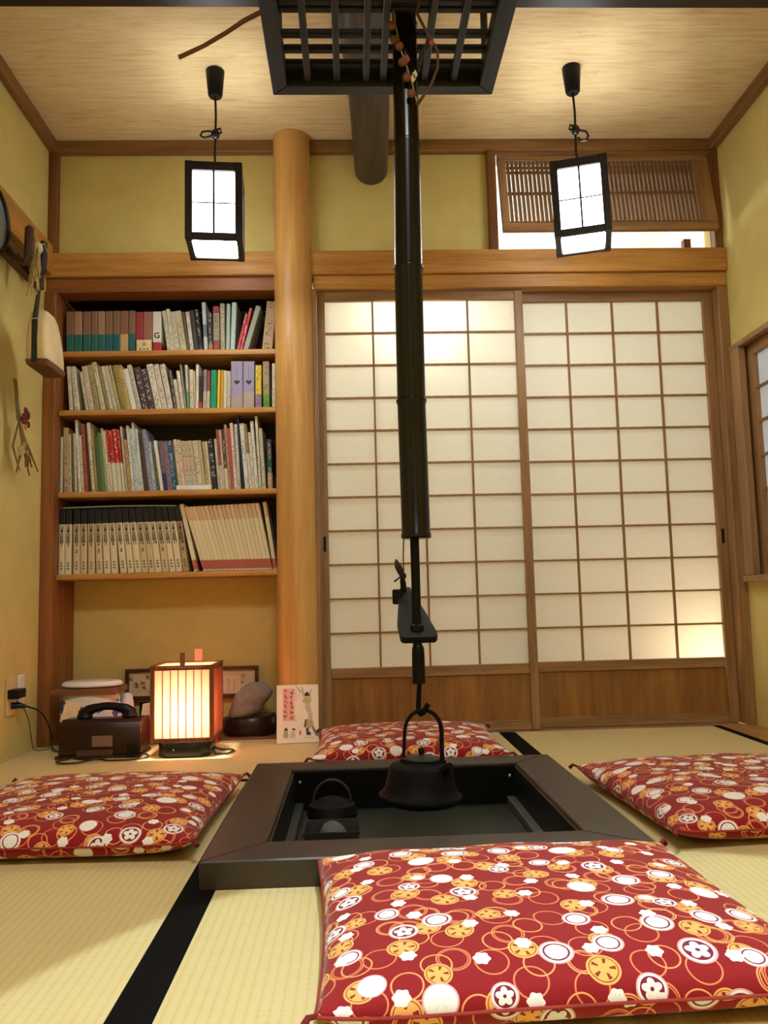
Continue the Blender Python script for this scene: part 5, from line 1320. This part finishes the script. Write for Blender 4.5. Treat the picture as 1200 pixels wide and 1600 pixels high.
G().box(hx-0.014, hx+0.006, hy-0.1035, hy-0.099, 1.375, 1.44).box(hx-0.014, hx+0.006, hy-0.104, hy-0.0985, 1.44, 1.525).emit('strap_band', STRP, hb_, 0.001)
G().tube([(hx-0.004, hy-0.100, 1.525), (hx-0.006, hy-0.075, 1.60), (PGX+0.0, 2.915, 1.715)], [0.010, 0.008, 0.006], 8).emit('strap', STRP, hb_)
G().tube([(hx-0.016, hy-0.106, 1.528), (hx+0.010, hy-0.106, 1.528)], 0.003, 8).emit('buckle', plain('silver_buckle', (190, 190, 180), 0.3, 0.7), hb_)
# straw tuft on the peg, straw cords, dried bouquet
STRAW = plain('dry_straw', (176, 150, 98), 0.9, scale=80, var=0.3)
sw = tag(empty('straw_bundle', (PGX, 2.85, 1.45)), 'bundle of pale straw tied between the pegs on left wall', 'straw bundle')
rnd2 = random.Random(5)
g = G()
for k in range(16):
    y_ = 2.857+rnd2.uniform(-0.014, 0.014); x_ = PGX+0.0+rnd2.uniform(-0.012, 0.014)
    g.tube([(x_, y_, 1.80+rnd2.uniform(-0.01, 0.01)), (x_+rnd2.uniform(-0.01, 0.01), y_+rnd2.uniform(-0.012, 0.012), 1.72), (x_+rnd2.uniform(-0.02, 0.01), y_+rnd2.uniform(-0.022, 0.012), 1.60+rnd2.uniform(0, 0.08))], [0.003, 0.0036, 0.002], 6)
for k in range(7):
    q_ = rnd2.uniform(0, 6.28)
    g.tube([(PGX+0.004, 2.865, 1.795), (PGX+0.008+0.02*math.cos(q_), 2.865+0.03*math.sin(q_), 1.82), (PGX+0.008+0.03*math.cos(q_), 2.865+0.055*math.sin(q_), 1.812+0.02*math.cos(q_*3))], [0.003, 0.003, 0.0015], 6)
o_ = g.emit('stalks', STRAW, sw); o_['kind'] = 'stuff'
G().ball((PGX+0.004, 2.865, 1.793), 0.022, (0.9, 1, 1.1), 12, 8).emit('knot', plain('straw_knot', (206, 182, 136), 0.9, scale=140, var=0.3), sw)
db = tag(empty('dried_bouquet', (XL+0.04, 2.95, 1.0)), 'dried flower spray with dark red blooms hanging low on the left wall', 'bouquet')
g = G()
cen = Vector((XL+0.045, 2.955, 1.20))
for k in range(9):
    a_ = rnd2.uniform(-0.5, 0.5)
    g.tube([(XL+0.04, 2.925+rnd2.uniform(-0.02, 0.02), 1.34), (cen.x+rnd2.uniform(-0.01, 0.01), cen.y+rnd2.uniform(-0.015, 0.015), 1.2), (cen.x+rnd2.uniform(-0.01, 0.03), cen.y+0.09*a_, 1.10), (cen.x+rnd2.uniform(-0.01, 0.03), cen.y+0.03+0.2*a_, 1.0+rnd2.uniform(0, 0.06))], [0.0025, 0.003, 0.004, 0.0025], 6)
g.emit('stems', plain('dry_stem', (120, 98, 62), 0.9), db)['kind'] = 'stuff'
for k, (dy, dz, r_) in enumerate(((0.0, 0.0, 0.020), (0.03, 0.02, 0.015), (0.012, 0.03, 0.014), (0.035, -0.012, 0.012))):
    g = G()
    for m in range(6):
        q_ = 2*PI*m/6
        g.ball((cen.x+0.022, cen.y+dy+0.6*r_*math.cos(q_), cen.z+dz+0.6*r_*math.sin(q_)), r_*0.55, (0.6, 1, 1), 8, 6)
    g.emit('bloom', plain('dark_red_bloom%d' % k, (98, 30, 30), 0.8), db)
g = G()
for k in range(7):
    a_ = rnd2.uniform(-1, 1)
    p0_ = Vector((cen.x+0.012, cen.y+0.01, 1.12+rnd2.uniform(-0.03, 0.13)))
    p1_ = p0_+Vector((0.01, 0.075*a_+0.02, -0.03+0.02*a_))
    g.tube([p0_, (p0_+p1_)/2+Vector((0, 0, 0.006)), p1_], [0.003, 0.010, 0.001], 6)
g.emit('dried_leaves', STRAW, db)['kind'] = 'stuff'
# round tray edge hanging on the left wall
gc = Vector((XL+0.062, 2.70, 1.828))
gt = tag(empty('round_tray', (gc.x, gc.y, gc.z-0.11)), 'round dark rimmed grey tray hanging at the edge of the left wall', 'tray')
g = G()
g.lathe([(0.0, 0.0), (0.098, 0.0), (0.102, 0.002), (0.102, 0.006), (0.0, 0.006)], 40)
g.v = [Vector((p_.z+gc.x-0.014, p_.x+gc.y, p_.y+gc.z)) for p_ in g.v]; g.emit('face', plain('grey_tray_face', (108, 116, 108), 0.5), gt)
g = G().tube([(gc.x-0.006, gc.y+0.106*math.cos(2*PI*k/48), gc.z+0.106*math.sin(2*PI*k/48)) for k in range(49)], 0.0085, 10)
g.emit('rim', BLACK, gt)
G().tube([(XL+0.036, gc.y, gc.z+0.09), (gc.x-0.018, gc.y, gc.z+0.09)], 0.006, 8).emit('wall_pin', IRON, gt)
